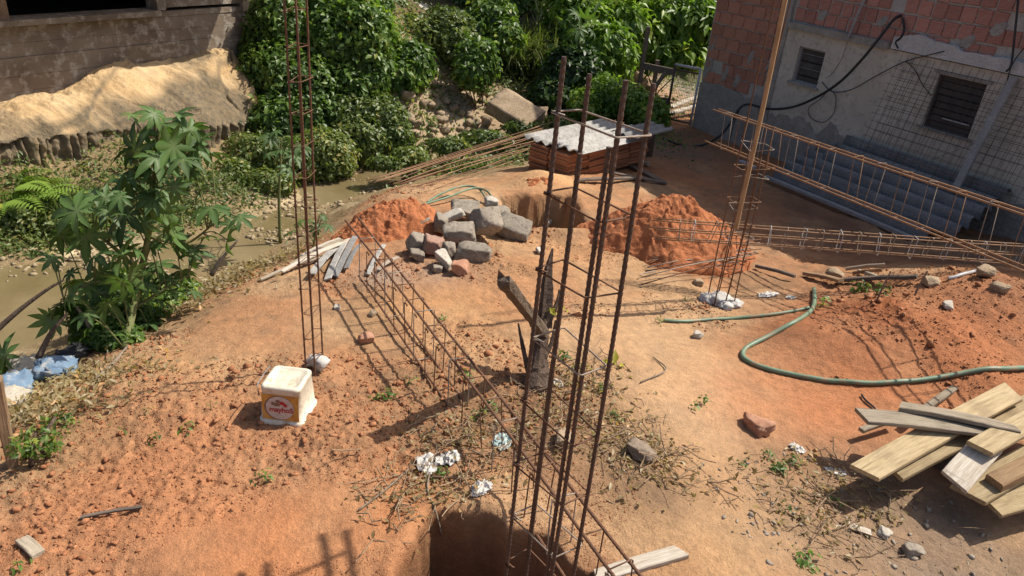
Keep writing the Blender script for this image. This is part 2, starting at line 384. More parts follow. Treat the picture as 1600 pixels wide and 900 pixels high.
mottled('galvanised', (.40, .40, .40), (.52, .52, .52), (.3, .3, .3), 20, 80, rough=.45, spec=.5)
mottled('grey_post', (.27, .26, .25), (.36, .35, .33), (.2, .19, .18), 8, 50)
mottled('path_concrete', (.42, .38, .32), (.52, .48, .41), (.34, .30, .25), 2, 20, bs=.3)
mottled('gravel_mix', (.24, .20, .16), (.40, .34, .27), (.16, .13, .11), 30, 90, world=True)
def wood(name, c1, c2, c3, rough=.75):
    m, t, b = nodes(name, rough, .25)
    co = coords(t, 'Object', (1.2, 14, 14)); oi = N(t, 'ShaderNodeObjectInfo').outputs['Random']
    ad = N(t, 'ShaderNodeVectorMath'); ad.operation = 'ADD'; t.links.new(co, ad.inputs[0]); t.links.new(oi, ad.inputs[1])
    g = noise(t, ad.outputs[0], 3.5, 8, .7); g2 = noise(t, coords(t, 'Object', (3, 60, 60)), 3, 4, .6); st = noise(t, coords(t), 5, 5)
    col = ramp(t, g, [(.3, c3), (.45, c1), (.62, c2)]); col = mix(t, .5, col, ramp(t, g2, [(.3, (.33,) * 3), (.7, (.66,) * 3)]), 'OVERLAY')
    col = mix(t, ramp(t, st, [(.5, (0, 0, 0)), (.75, (.6, .6, .6))]), col, c3)
    col = mix(t, 1.0, col, ramp(t, oi, [(0, (.68, .67, .66)), (1, (1.1, 1.1, 1.1))]), 'MULTIPLY')
    t.links.new(col, b.inputs['Base Color']); bump(t, b, g2, .7, .006)
wood('wood_fresh', (.43, .325, .18), (.52, .41, .245), (.21, .145, .085))
wood('wood_grey', (.33, .275, .20), (.43, .36, .275), (.15, .115, .08))
wood('wood_pale', (.52, .45, .36), (.64, .58, .49), (.38, .30, .22))
wood('wood_old', (.24, .155, .09), (.33, .22, .13), (.14, .09, .055))
wood('wood_batten', (.35, .22, .115), (.44, .29, .16), (.24, .145, .075))
wood('wood_dark', (.14, .11, .09), (.21, .165, .13), (.08, .062, .05))
def leafmat(name, dark, mid, bright, rough=.42, trans=.4):
    m, t, b = nodes(name, rough, .45)
    a = N(t, 'ShaderNodeAttribute'); a.attribute_name = 'tint'
    col = ramp(t, a.outputs['Fac'], [(0, dark), (.5, mid), (.9, bright), (1, (bright[0] * 1.5, bright[1] * 1.15, bright[2]))])
    t.links.new(col, b.inputs['Base Color'])
    tr = N(t, 'ShaderNodeBsdfTranslucent'); t.links.new(mix(t, 1.0, col, (1.5, 1.6, .6), 'MULTIPLY'), tr.inputs['Color'])
    ms = N(t, 'ShaderNodeMixShader'); ms.inputs[0].default_value = trans
    t.links.new(b.outputs[0], ms.inputs[1]); t.links.new(tr.outputs[0], ms.inputs[2]); t.links.new(ms.outputs[0], t.nodes['Material Output'].inputs[0])
leafmat('leaf', (.045, .09, .018), (.10, .18, .035), (.19, .28, .06))
leafmat('leaf_dark', (.02, .045, .014), (.045, .09, .024), (.09, .14, .04))
leafmat('leaf_bright', (.065, .13, .018), (.15, .255, .035), (.27, .37, .07))
leafmat('leaf_yellow', (.25, .24, .03), (.35, .34, .04), (.42, .40, .06))
leafmat('grass_leaf', (.06, .09, .025), (.11, .15, .045), (.20, .23, .09))
leafmat('cover', (.06, .095, .025), (.125, .175, .048), (.23, .27, .095))
leafmat('dry_grass', (.20, .15, .07), (.30, .23, .12), (.38, .32, .18))
def castormat():
    m, t, b = nodes('castor_leaf', .5, .35)
    a = N(t, 'ShaderNodeAttribute'); a.attribute_name = 'tint'; oi = N(t, 'ShaderNodeObjectInfo').outputs['Random']
    base = ramp(t, oi, [(0, (.026, .065, .015)), (.55, (.05, .115, .026)), (.9, (.085, .165, .034)), (1, (.17, .23, .045))])
    col = mix(t, a.outputs['Fac'], base, (.16, .22, .09))
    t.links.new(col, b.inputs['Base Color'])
    tr = N(t, 'ShaderNodeBsdfTranslucent'); t.links.new(mix(t, 1.0, col, (1.5, 1.7, .6), 'MULTIPLY'), tr.inputs['Color'])
    ms = N(t, 'ShaderNodeMixShader'); ms.inputs[0].default_value = .28
    t.links.new(b.outputs[0], ms.inputs[1]); t.links.new(tr.outputs[0], ms.inputs[2]); t.links.new(ms.outputs[0], t.nodes['Material Output'].inputs[0])
castormat()
# warm rock, darker on lichened patches, the lower face and the cracks
m, t, b = nodes('sandrock', .9, .2)
co = coords(t); a = noise(t, co, 1.6, 8, .65); f = noise(t, co, 18, 8, .7); s = noise(t, coords(t, 'Object', (.9, 1.6, 4)), 1.4, 6, .6)
col = ramp(t, a, [(.3, (.40, .26, .125)), (.48, (.54, .375, .20)), (.7, (.62, .46, .27))])
at_ = N(t, 'ShaderNodeAttribute'); at_.attribute_name = 'lichen_cracks'
ml = N(t, 'ShaderNodeMath'); ml.operation = 'MULTIPLY'; t.links.new(at_.outputs['Fac'], ml.inputs[0]); t.links.new(ramp(t, f, [(.25, (.5,) * 3), (.6, (1,) * 3)]), ml.inputs[1])
col = mix(t, ml.outputs[0], col, (.12, .10, .07)); col = mix(t, .5, col, ramp(t, f, [(.3, (.34,) * 3), (.7, (.66,) * 3)]), 'OVERLAY')
t.links.new(col, b.inputs['Base Color']); bump(t, b, f, .7, .045)
# muddy water
m, t, b = nodes('muddy_water', .08, .5)
co = N(t, 'ShaderNodeNewGeometry').outputs['Position']
t.links.new(ramp(t, noise(t, co, 1.2, 5), [(.35, (.15, .115, .055)), (.65, (.22, .175, .095))]), b.inputs['Base Color'])
bump(t, b, noise(t, co, 16, 4, .55), .12, .02)

# ================================================================== SETTING
# ------------------------------------------------------------------ ground
az = np.radians(np.concatenate([np.linspace(-180, -60, 30)[:-1], np.linspace(-60, 60, 640), np.linspace(60, 180, 30)[1:]]))
rad = np.concatenate([[.02], np.geomspace(.25, 1.6, 50)[:-1], np.geomspace(1.6, 10.5, 560)[:-1], np.geomspace(10.5, 26, 120)[:-1], np.geomspace(26, 95, 24)])
RR, AA = np.meshgrid(rad, az, indexing='ij')
gx = (RR * np.sin(AA)).ravel(); gy = (RR * np.cos(AA)).ravel()
gzv = height(gx, gy)
nr, na = RR.shape
ii = np.arange((nr - 1) * (na - 1)); i_, j_ = ii // (na - 1), ii % (na - 1)
GF = np.stack([i_ * na + j_, i_ * na + j_ + 1, (i_ + 1) * na + j_ + 1, (i_ + 1) * na + j_], 1)[:, ::-1]
col = np.empty((len(gx), 3)); col[:] = (.375, .20, .105)
def blend(c, wgt): 
    global col
    wgt = np.clip(wgt, 0, 1)[:, None]; col = col * (1 - wgt) + np.array(c) * wgt
n1 = fbm(gx, gy, .9, 4, 61); n2 = fbm(gx, gy, .35, 4, 62); n3 = fbm(gx, gy, 2.2, 3, 63)
blend((.44, .285, .16), sstep(-.08, .35, n1) * .9)
blend((.37, .15, .068), sstep(.08, .45, n3) * .6)
blend((.24, .155, .09), sstep(.08, .45, n2) * .65)
blend((.22, .14, .085), sstep(.2, .5, fbm(gx, gy, .12, 3, 64)) * .5)
for px, py, z, r, c, s in [
    (1090,640,.08,.8,(.49,.315,.18),.95),(1000,520,0,.5,(.48,.305,.17),.8),(1120,810,.12,.55,(.48,.29,.15),.9),(300,570,0,.5,(.47,.29,.15),.6),(700,480,0,.6,(.48,.26,.12),.6),(880,400,0,.6,(.47,.25,.12),.5),(850,285,-.1,.5,(.56,.34,.17),.9),
    (560,840,.0,.45,(.46,.20,.09),.8),(400,880,0,.4,(.46,.20,.09),.8),(150,800,0,.7,(.43,.18,.085),.6),(330,720,0,.5,(.40,.185,.09),.5),
    (1330,620,.05,.6,(.46,.19,.09),.8),(1250,640,.0,.5,(.46,.20,.095),.7),(1400,500,.2,.7,(.33,.12,.052),.8),(1250,500,.05,.4,(.32,.125,.06),.6),(1560,460,.35,.5,(.33,.15,.08),.6),(1500,560,.2,.5,(.42,.17,.08),.7),
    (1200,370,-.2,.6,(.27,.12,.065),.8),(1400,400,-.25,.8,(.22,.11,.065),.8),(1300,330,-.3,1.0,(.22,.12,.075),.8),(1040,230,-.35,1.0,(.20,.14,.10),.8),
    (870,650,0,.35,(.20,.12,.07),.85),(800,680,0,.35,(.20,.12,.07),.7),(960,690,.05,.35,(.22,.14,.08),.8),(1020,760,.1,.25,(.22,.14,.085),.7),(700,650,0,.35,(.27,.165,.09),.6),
    (1280,820,0,.5,(.29,.20,.125),.8),(1400,800,0,.5,(.27,.185,.12),.8),(1480,880,-.05,.5,(.25,.18,.125),.8),(1240,720,0,.25,(.25,.15,.085),.7),(600,420,0,.25,(.33,.27,.22),.6),(680,420,0,.3,(.30,.24,.19),.6),
    (60,690,-.05,.4,(.27,.19,.10),.7),(300,470,-.15,.3,(.25,.17,.10),.6)]:
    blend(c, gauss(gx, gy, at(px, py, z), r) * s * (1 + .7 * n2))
bd = np.array([-2.2, 5.7])
low = sstep(-.25, -.5, gzv) * (gy > 3) * (gx < 1.2)
blend((.25, .185, .10), low * .95)
blend((.36, .28, .17), low * sstep(.0, .4, n2) * .8)
for px, py, r in [(360,322,.35),(300,330,.35),(230,360,.25),(420,305,.25),(120,380,.2),(200,400,.2)]:
    blend((.60, .50, .32), gauss(gx, gy, at(px, py, -.68), r) * 1.5 * (.9 + n2))
blend((.24, .18, .10), sstep(-2.6, -3.4, gx) * sstep(6.6, 7.4, gy))
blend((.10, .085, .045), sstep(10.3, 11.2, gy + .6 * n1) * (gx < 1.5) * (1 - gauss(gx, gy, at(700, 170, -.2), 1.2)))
blend((.43, .325, .215), gauss(gx, gy, at(700, 175, -.25), 1.15) * 1.3)
blend((.42, .37, .30), gauss(gx, gy, at(1075, 130, -.35), 1.3) * .95)
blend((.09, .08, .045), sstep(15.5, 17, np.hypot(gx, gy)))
blend((.17, .085, .045), 1 - sstep(.9, 1.1, pit_near(gx, gy)))  # dark organic pit soil, with the pit's shade painted into it
blend((.10, .06, .035), (1 - sstep(.5, .95, pit_near(gx, gy))) * (.6 + n2))  # same soil and painted shade, darker towards the middle of the pit
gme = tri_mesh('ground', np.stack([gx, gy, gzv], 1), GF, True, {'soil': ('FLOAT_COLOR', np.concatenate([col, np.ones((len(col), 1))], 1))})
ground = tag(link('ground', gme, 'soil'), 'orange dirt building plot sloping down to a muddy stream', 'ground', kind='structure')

WZ = -.765
wp = [(-14,2.5),(-3.6,3.6),(-3.0,4.9),(-2.4,6),(-1.7,8.3),(-.4,10.2),(1.8,12.2),(1.0,13),(-3,11.6),(-6,9.6),(-14,9)]
mb = MB(); mb.add([(x, y, WZ) for x, y in wp], [tuple(range(len(wp)))])
wo = mb.build('stream_water', 'muddy_water'); tag(wo, 'shallow brown stream water below the dirt bank', 'water', kind='structure')

# ------------------------------------------------------------------ loose soil heaps (separate bodies lying on the plot)
def heap(name, pts, top, rx, ry, hgt, yaw, seed, label, nrad=110, nang=190):
    c = G(*pts); u = np.linspace(0, 1, nrad) ** .8; a = np.linspace(0, 2 * math.pi, nang, endpoint=False)
    UU, TT = np.meshgrid(u, a, indexing='ij')
    wob = 1 + .13 * np.sin(2 * TT + seed) + .08 * np.sin(3 * TT + seed * 2.1) + .05 * np.sin(7 * TT + seed)
    lx = UU * np.cos(TT) * rx * wob; ly = UU * np.sin(TT) * ry * wob
    x = c[0] + lx * math.cos(yaw) - ly * math.sin(yaw); y = c[1] + lx * math.sin(yaw) + ly * math.cos(yaw)
    xr, yr = x.ravel(), y.ravel(); prof = (1 - UU ** 1.5) ** 1.15
    g0 = base_h(xr, yr).reshape(x.shape)
    nz = fbm(xr, yr, .3, 4, seed + 3, .6).reshape(x.shape) * .07 + np.abs(fbm(xr, yr, .09, 3, seed + 9, .65).reshape(x.shape)) * .05 + fbm(xr, yr, .03, 2, seed + 19).reshape(x.shape) * .010
    z = g0 - .08 + (hgt + .08) * prof * (1 + .15 * np.sin(3 * TT + seed) * UU) + nz * sstep(1.0, .9, UU) * (hgt > .1)
    z = z - .06 * sstep(.93, 1, UU)
    V = np.stack([x.ravel() - c[0], y.ravel() - c[1], z.ravel() - c[2]], 1)
    F = []
    i = np.arange((nrad - 1) * nang); p, q = i // nang, i % nang; q2 = (q + 1) % nang
    F = np.stack([p * nang + q, (p + 1) * nang + q, (p + 1) * nang + q2, p * nang + q2], 1)
    return tag(link(name, tri_mesh(name, V, F, True), 'red_soil', None, c), label, 'soil heap')
heap('soil_heap', (1048, 388), None, .90, .66, .49, .2, 3, 'tall cone of loose red soil beside the rebar column')
heap('soil_heap', (612, 352), None, .62, .52, .20, .5, 8, 'low spread heap of loose red soil behind the concrete rubble')
heap('soil_heap', (850, 277), None, .42, .22, .12, .3, 12, 'small soil hump in front of the covered clay slab stack', 60, 120)

# ------------------------------------------------------------------ concrete building across the stream
c2 = at(0, 155, .4); d2 = np.array([.5, .866, 0]); n2v = np.array([.866, -.5, 0])
def LW(s, o, z): return c2 * [1, 1, 0] + d2 * s + n2v * o + np.array([0, 0, z])
RL = np.array([d2, -n2v, [0, 0, 1.]])
bl = empty('concrete_building', LW(1, -1, 0), 'weathered board-marked concrete building on a rock ledge across the stream', 'building')
zz = -.25; k = 0
while zz < 1.16:                                           # board-marked lifts
    hgt = [.16, .19, .14, .21, .17, .2, .15][k % 7]; hgt = min(hgt, 1.2 - zz)
    segs = [(None, 3.62 - .04 * (k % 3))]
    s0 = -3.2
    for sg in segs:
        s1 = sg[1]; pr = rng.uniform(-.006, .006)
        MB().box(LW((s0 + s1) / 2, -.12 + pr, zz + hgt / 2), (s1 - s0 - .006, .24, hgt - .003), RL).build('wall_board_lift', 'old_wall', bl); s0 = s1
    zz += hgt; k += 1
MB().box(LW(.4, -.15, .45), (7.0, .2, 1.45), RL).build('wall_core', 'dark_wall', bl)
MB().box(LW(-.6, .0, 1.205), (5.2, .34, .06), RL, .004).build('window_ledge', 'old_wall', bl)
for s0, wd, mt in [(.16, .16, 'wood_old'), (2.06, .13, 'old_wall'), (-2.4, .16, 'old_wall')]:
    MB().box(LW(s0, -.02, 1.95), (wd, .22, 1.45), RL, .003).build('pillar', mt, bl)
zz = 1.24; k = 0
while zz < 2.6:
    MB().box(LW(2.87, -.12 + rng.uniform(-.01, .01), zz + .095), (1.48 - .03 * (k % 2), .24, .189), RL).build('wall_board_lift', 'old_wall', bl); zz += .19; k += 1
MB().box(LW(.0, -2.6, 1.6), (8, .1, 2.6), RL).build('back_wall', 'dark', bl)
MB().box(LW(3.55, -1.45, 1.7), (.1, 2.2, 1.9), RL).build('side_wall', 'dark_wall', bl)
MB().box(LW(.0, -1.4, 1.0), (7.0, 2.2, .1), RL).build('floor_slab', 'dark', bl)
MB().box(LW(-.2, -.80, 2.72), (8.1, 3.7, .18), RL).build('roof_slab', 'old_wall', bl)
blk = MB(); 
for k in range(5):
    MB().box(LW(3.62 + .05 * (k % 2) - k * .02, -.05, .62 + k * .2), (.42, .34, .185), RL, .012).build('end_block', 'pale_stone', bl)

# ------------------------------------------------------------------ sandstone outcrop under it
cols_ = [(-260,205,250,300,.30,.1,-.1),(-150,190,235,290,.33,.13,-.1),(0,155,212,272,.40,.20,-.12),(100,138,206,264,.45,.13,-.2),(200,102,200,255,.62,.05,-.28),(260,78,198,243,.70,.02,-.33),(330,80,194,228,.66,-.04,-.38),(380,112,190,220,.42,-.12,-.42),(408,168,192,216,.05,-.2,-.44)]
ca = np.array(cols_, float); nc, nv = 460, 120
pxs = np.linspace(-260, 408, nc); V = np.zeros((nc, nv, 3)); lich_crk = np.zeros((nc, nv))
for i, px in enumerate(pxs):
    ty, ly, by, tz, lz, bz = [np.interp(px, ca[:, 0], ca[:, q]) for q in range(1, 7)]
    T = at(px, ty, tz); L = at(px, ly, lz); hd = math.hypot(L[0], L[1])
    B = L * [1, 1, 0] * ((hd - .06) / hd) + np.array([0, 0, bz - .25]); T2 = T + (T - L) * [.5, .5, 0.1]
    for j in range(nv):
        v = j / (nv - 1)
        if v < .15: p = T2 + (T - T2) * (v / .15)
        elif v < .7:
            q = (v - .15) / .55; p = T + (L - T) * q; p = p + np.array([0, 0, .07 * math.sin(math.pi * q)])
        else: q = (v - .7) / .3; p = L + (B - L) * q
        V[i, j] = p
fl = V.reshape(-1, 3); cl = np.tile(np.clip((np.arange(nv) / (nv - 1) - .68) / .05, 0, 1), nc)
pj_ = np.repeat(pxs, nv); gro = (np.abs(np.sin(pj_ / 14.5 * math.pi + 3.5 * fbm(pj_, np.tile(np.arange(nv) * .6, nc), 45, 3, 4))) ** .45) * (.75 + .9 * fbm(pj_, np.tile(np.arange(nv), nc), 22, 3, 14))
disp = fbm(fl[:, 0] * .9 + fl[:, 2], fl[:, 1], .9, 6, 71, .6) * .17 + 0 + fbm(fl[:, 0] + fl[:, 2] * 1.5, fl[:, 1] * .6, .25, 4, 72) * .04
crk = np.minimum(np.abs(fbm(fl[:, 0] * .7, fl[:, 1] + fl[:, 2], .8, 4, 75)), np.abs(fbm(fl[:, 0] * 1.4 + 9, fl[:, 1] * .5 - fl[:, 2], .7, 4, 76)) * 3 + .03); crm = np.exp(-(crk / .016) ** 2) * sstep(-.1, .2, fbm(fl[:, 0], fl[:, 1], .9, 2, 78)); disp -= .12 * crm * (1 - cl)
sc_ = (fl @ n2v) * 1.5 + (fl @ d2) * .55 + fl[:, 2] * .6 + .35 * fbm(fl[:, 0], fl[:, 1], 1.1, 4, 90, .55)
saw = sc_ - np.floor(sc_); led = np.where(saw < .93, saw / .93, (1 - saw) / .07); disp += (led - .5) * .085 * (.4 + .9 * sstep(-.3, .3, fbm(fl[:, 0], fl[:, 1], .8, 2, 92)))
crm = np.maximum(crm, .8 * np.exp(-((saw - .965) / .03) ** 2))
fl[:, 2] += disp * (1 - cl); nd = n2v / np.linalg.norm(n2v)
fl += np.outer(cl * ((gro - .5) * .12 + disp * .9), nd)
pr = np.repeat(pxs, nv); vv = np.tile(np.arange(nv) / (nv - 1), nc)
lich_crk = np.clip(sstep(.40, .58, vv + .22 * fbm(fl[:, 0], fl[:, 1], .7, 4, 80) + .2 * sstep(180, 330, pr)), 0, 1) * .75 * sstep(60, 240, pr) * 1.3 + .45 * cl + .5 * sstep(.64, .70, vv) * (1 - cl) + .75 * sstep(.0, .4, fbm(fl[:, 0], fl[:, 1], .5, 5, 85, .6)) + .8 * crm  # one mask darkens patches, lower face, lip and cracks
ii = np.arange((nc - 1) * (nv - 1)); i_, j_ = ii // (nv - 1), ii % (nv - 1)
F = np.stack([i_ * nv + j_, i_ * nv + j_ + 1, (i_ + 1) * nv + j_ + 1, (i_ + 1) * nv + j_], 1)
ro = at(200, 255, -.35)
tag(link('rock_outcrop', tri_mesh('rock_outcrop', fl - ro, F, True, {'lichen_cracks': ('FLOAT', np.clip(lich_crk, 0, 1))}), 'sandrock', None, ro), 'large sunlit yellow sandstone outcrop with grooved lower edge below the concrete building', 'rock')

# ------------------------------------------------------------------ brick house
hc = at(1083, 195, -.35); hd_ = np.array([.515, -.857, 0]); hd_ /= np.linalg.norm(hd_); hn = np.array([hd_[1], -hd_[0], 0])
def HP(s, o, z): return hc * [1, 1, 0] + hd_ * s + hn * o + np.array([0, 0, z])
RH = np.array([hd_, -hn, [0, 0, 1.]])
def hpix(px, py, off=0.0):                                 # facade coordinates of a picture point, on a plane 'off' in front
    D = ray(px, py); t_ = ((hc - CAMP) @ hn + off) / (D @ hn); p = D * t_ + CAMP; return float((p - hc) @ hd_), float(p[2])
house = empty('brick_house', HP(2, 0, -.4), 'unfinished red brick house with grey plastered lower wall in shade', 'house')
HT = 4.2
MB().box(HP(4.2, -2.2, (HT - .85) / 2), (8.36, 4.2, HT + .75), RH).build('wall_core', 'mortar', house)
# front skins
def skin(name, s0, s1, z0, z1, o, mat, holes=()):
    mb = MB(); ss = sorted({s0, s1, *[h[0] for h in holes], *[h[1] for h in holes]}); zs = sorted({z0, z1, *[h[2] for h in holes], *[h[3] for h in holes]})
    for a, b_ in zip(ss, ss[1:]):
        for c, d in zip(zs, zs[1:]):
            if any(a >= h[0] - 1e-6 and b_ <= h[1] + 1e-6 and c >= h[2] - 1e-6 and d <= h[3] + 1e-6 for h in holes): continue
            mb.add([HP(a, o, c), HP(b_, o, c), HP(b_, o, d), HP(a, o, d)], [(0, 1, 2, 3)])
    for h in holes:
        a, b_, c, d = h; i = -.085
        for q in ([(a, c), (a, d)], [(b_, d), (b_, c)], [(b_, c), (a, c)], [(a, d), (b_, d)]):
            mb.add([HP(q[0][0], o, q[0][1]), HP(q[1][0], o, q[1][1]), HP(q[1][0], i, q[1][1]), HP(q[0][0], i, q[0][1])], [(0, 1, 2, 3)])
    for a, b_ in ((s0, s0), (s1, s1)):
        mb.add([HP(a, o, z0), HP(a, o, z1), HP(a, -.11, z1), HP(a, -.11, z0)], [(0, 1, 2, 3)])
    mb.add([HP(s0, o, z1), HP(s1, o, z1), HP(s1, -.11, z1), HP(s0, -.11, z1)], [(0, 1, 2, 3)])
    return mb.build(name, mat, house)
W1 = (1.86, 2.32, .80, 1.29); W2 = (4.0, 4.6, .71, 1.345)
skin('plaster_wall', 1.585, 8.3, -.7, 1.50, .03, 'plaster', [W1, W2])
skin('mortar_wall', .0, 1.415, -.7, 2.42, .0, 'mortar')
skin('mortar_wall', 1.585, 8.3, 1.505, 2.42, .0, 'mortar')
MB().box(HP(1.5, -.03, .85), (.168, .16, 3.1), RH, .004).build('corner_pillar', 'cement_render', house)
def ragged(s0, s1, z0, z1, o0, o1, amp, seed, step=.05, both=False):
    mb = MB(); n = int((s1 - s0) / step); P = []
    s = np.linspace(s0, s1, n + 1); e = z1 + amp * fbm(s, s * 0, .35, 4, seed, .65) * 1.8; e2 = z0 + (amp * .5 * fbm(s, s * 0, .3, 3, seed + 5) if both else 0 * s)
    for i in range(n):
        a, b_ = s[i], s[i + 1]
        V = [HP(a, o1, e2[i]), HP(b_, o1, e2[i+1]), HP(b_, o1, e[i+1]), HP(a, o1, e[i]), HP(a, o0, e[i]), HP(b_, o0, e[i+1]), HP(a, o0, e2[i]), HP(b_, o0, e2[i+1])]
        F = [(0,1,2,3),(3,2,5,4),(6,7,1,0)]
        if i == 0: F.append((6,0,3,4))
        if i == n - 1: F.append((1,7,5,2))
        mb.add(V, F)
    return mb
ragged(-.005, 1.41, -.7, .42, -.02, .022, .07, 5).build('cement_skirt', 'cement_render', house)
ragged(1.6, 8.3, -.7, .22, .0, .042, .16, 9).build('cement_skirt', 'cement_render', house)
ragged(3.3, 8.3, 1.515, 1.665, -.05, .075, .07, 13).build('white_render_band', 'white_render', house)
MB().box(HP(2.42, .03, 1.535), (1.68, .13, .085), RH, .006).build('concrete_ledge', 'cement_render', house)
# bricks
def brick_mesh(wd, hg, seed):
    r = np.random.default_rng(seed); mb = MB(); b_ = .006
    o = [(-wd/2, -hg/2), (wd/2, -hg/2), (wd/2, hg/2), (-wd/2, hg/2)]; o = [(x + r.normal(0, .004), z + r.normal(0, .004)) for x, z in o]
    V = [(x, .03, z) for x, z in o] + [(x, -.006, z) for x, z in o] + [(x - math.copysign(b_, x), -.020 + r.normal(0, .004), z - math.copysign(b_, z)) for x, z in o]
    F = [(0,1,5,4),(1,2,6,5),(2,3,7,6),(3,0,4,7),(4,5,9,8),(5,6,10,9),(6,7,11,10),(7,4,8,11),(8,9,10,11)]
    mb.add(V, F); return mb.mesh('brick')
RHm = Matrix(((hd_[0], -hn[0], 0), (hd_[1], -hn[1], 0), (0, 0, 1)))
def put_brick(me, s, z, parent, dz=0):
    o = bpy.data.objects.new('brick', me); C.objects.link(o); o.parent = parent
    p = HP(s, .0, z) - np.array(parent.location)
    o.matrix_basis = Matrix.Translation(Vector(p)) @ (RHm @ Matrix.Rotation(random.uniform(-.02, .02) + dz, 3, 'Y')).to_4x4(); return o
LB = [brick_mesh(.25, .168, i) for i in range(4)] + [brick_mesh(.12, .168, 9)]
for q in LB: q.materials.append(M['brick'])
RB = [brick_mesh(.168, .172, 20 + i) for i in range(5)]
for q in RB: q.materials.append(M['brick_worn'])
skip = {(1,1),(2,0),(2,3),(3,2),(0,4),(4,4)}
for r_ in range(10):
    z = .50 + r_ * .186; s = .03 + (.0 if r_ % 2 == 0 else -.0)
    ws = [.25] * 5 + [.12] if r_ % 2 == 0 else [.12] + [.25] * 5
    for k, wd in enumerate(ws):
        if wd == .25 and s + .26 > 1.42: wd = .12
        if r_ < 2 and (r_, k) in skip or s + wd > 1.425: s += wd + .014; continue
        put_brick(LB[4] if wd == .12 else LB[random.randrange(4)], s + wd / 2, z, house); s += wd + .014
for r_ in range(4):
    z = 1.675 + r_ * .187; s = 1.6 + (0 if r_ % 2 else -.0) + random.uniform(0, .06)
    while s < 6.1:
        wd = .168
        if not (r_ == 0 and s > 3.25 and random.random() < .25) and random.random() > .05:
            put_brick(RB[random.randrange(5)], s + wd / 2, z + random.uniform(-.006, .006) + .02 * math.sin(s * 1.3), house)
        s += wd + random.uniform(.008, .024)
for s, z, wd, hg, sd in [(.52,.62,.09,.26,1),(.80,.56,.11,.22,2),(.98,.98,.10,.2,3),(.12,1.0,.07,.2,4),(.1,.62,.16,.3,5),(1.36,.9,.05,.12,6),(2.1,1.74,.12,.16,7),(4.5,1.95,.16,.16,8),(5.0,1.78,.17,.17,9),(3.05,1.8,.12,.14,10),(4.2,1.75,.13,.15,11)]:
    r = np.random.default_rng(sd); n = 12; mb = MB()
    ang = np.linspace(0, 2 * math.pi, n, endpoint=False); rr = 1 + r.normal(0, .16, n)
    ring = [HP(s + wd * .62 * q * math.cos(a) + .15 * hg * math.sin(a), .006, z + hg * .6 * q * math.sin(a)) for a, q in zip(ang, rr)]
    top = [HP(s + wd * .5 * q * math.cos(a) + .15 * hg * math.sin(a), .024, z + hg * .5 * q * math.sin(a)) for a, q in zip(ang, rr)]
    mb.add(ring + top, [tuple(range(n, 2 * n))] + [(i, (i + 1) % n, n + (i + 1) % n, n + i) for i in range(n)]); mb.build('cement_patch', 'cement_render', house)
# windows
def window(Wd, slats, pale):
    s0, s1, z0, z1 = Wd
    wn = MB().box(HP((s0 + s1) / 2, -.075, (z0 + z1) / 2), (s1 - s0 - .004, .012, z1 - z0 - .004), RH).build('window', 'dark', house)
    fr = MB()
    for a in (s0 + .014, s1 - .014): fr.box(HP(a, -.035, (z0 + z1) / 2), (.024, .05, z1 - z0 - .006), RH)
    for z in (z0 + .014, z1 - .014): fr.box(HP((s0 + s1) / 2, -.036, z), (s1 - s0 - .054, .048, .024), RH)
    fr.build('window_frame', 'steel_grey' if pale else 'dark_wall', wn)
    for k in range(slats):
        z = z0 + (k + .5) * (z1 - z0) / slats
        MB().box(HP((s0 + s1) / 2, -.05, z), (s1 - s0 - .06, .008, (z1 - z0) / slats * .82), RH @ np.array(Matrix.Rotation(0, 3, 'X'))).build('louvre_slat', 'dark_wall', wn)
        MB().box(HP((s0 + s1) / 2, -.04, z - (z1 - z0) / slats * .45), (s1 - s0 - .056, .012, .008), RH).build('slat_edge', 'steel_grey' if (k % 2 == 0 and pale) else 'dark', wn)
    return wn
window(W1, 5, True); wn = window(W2, 8, False)
MB().box(HP(4.36, -.03, .85), (.34, .012, .014), RH).build('slat_edge', 'galvanised', wn)
MB().box(HP(2.09, .045, .785), (.54, .06, .026), RH).build('window_sill', 'cement_render', house)
MB().box(HP(4.3, .04, .697), (.7, .05, .024), RH).build('window_sill', 'cement_render', house)
sg = ragged(3.93, 4.67, 1.352, 1.39, .0, .04, .004, 3); sg.build('window_surround', 'cement_render', house)
MB().box(HP(4.2, -2.12, HT - .002), (8.4, 4.2, .08), RH).build('roof_slab', 'cement_render', house)

# ================================================================== OBJECTS
UP = np.array([0, 0, 1.])
def unit(v): v = np.asarray(v, float); return v / np.linalg.norm(v)
def barpts(a, b, ribs, bow=0.0, seed=0):
    a = np.asarray(a, float); b = np.asarray(b, float); L_ = np.linalg.norm(b - a)
    n = max(2, int(L_ / ribs)) if ribs else max(2, int(L_ / .25))
    r = np.random.default_rng(seed); x, y, z = frame(b - a); k1, k2 = r.normal(0, bow, 2); ph = r.uniform(0, 3)
    P = []
    for i in range(n + 1):
        t_ = i / n; P.append(a + (b - a) * t_ + (x * k1 + y * k2) * math.sin(math.pi * t_) + x * bow * .3 * math.sin(9 * t_ + ph))
    return P
def bar(root, a, b, r, mat, ribs=0, bow=.004, seed=0, name='rebar'):
    P = barpts(a, b, ribs, bow, seed); rr = r if not ribs else [r * (1.12 if i % 2 else .90) for i in range(len(P))]
    return MB().tube(P, rr, 8 if ribs else 6).build(name, mat, root, smooth=not ribs)
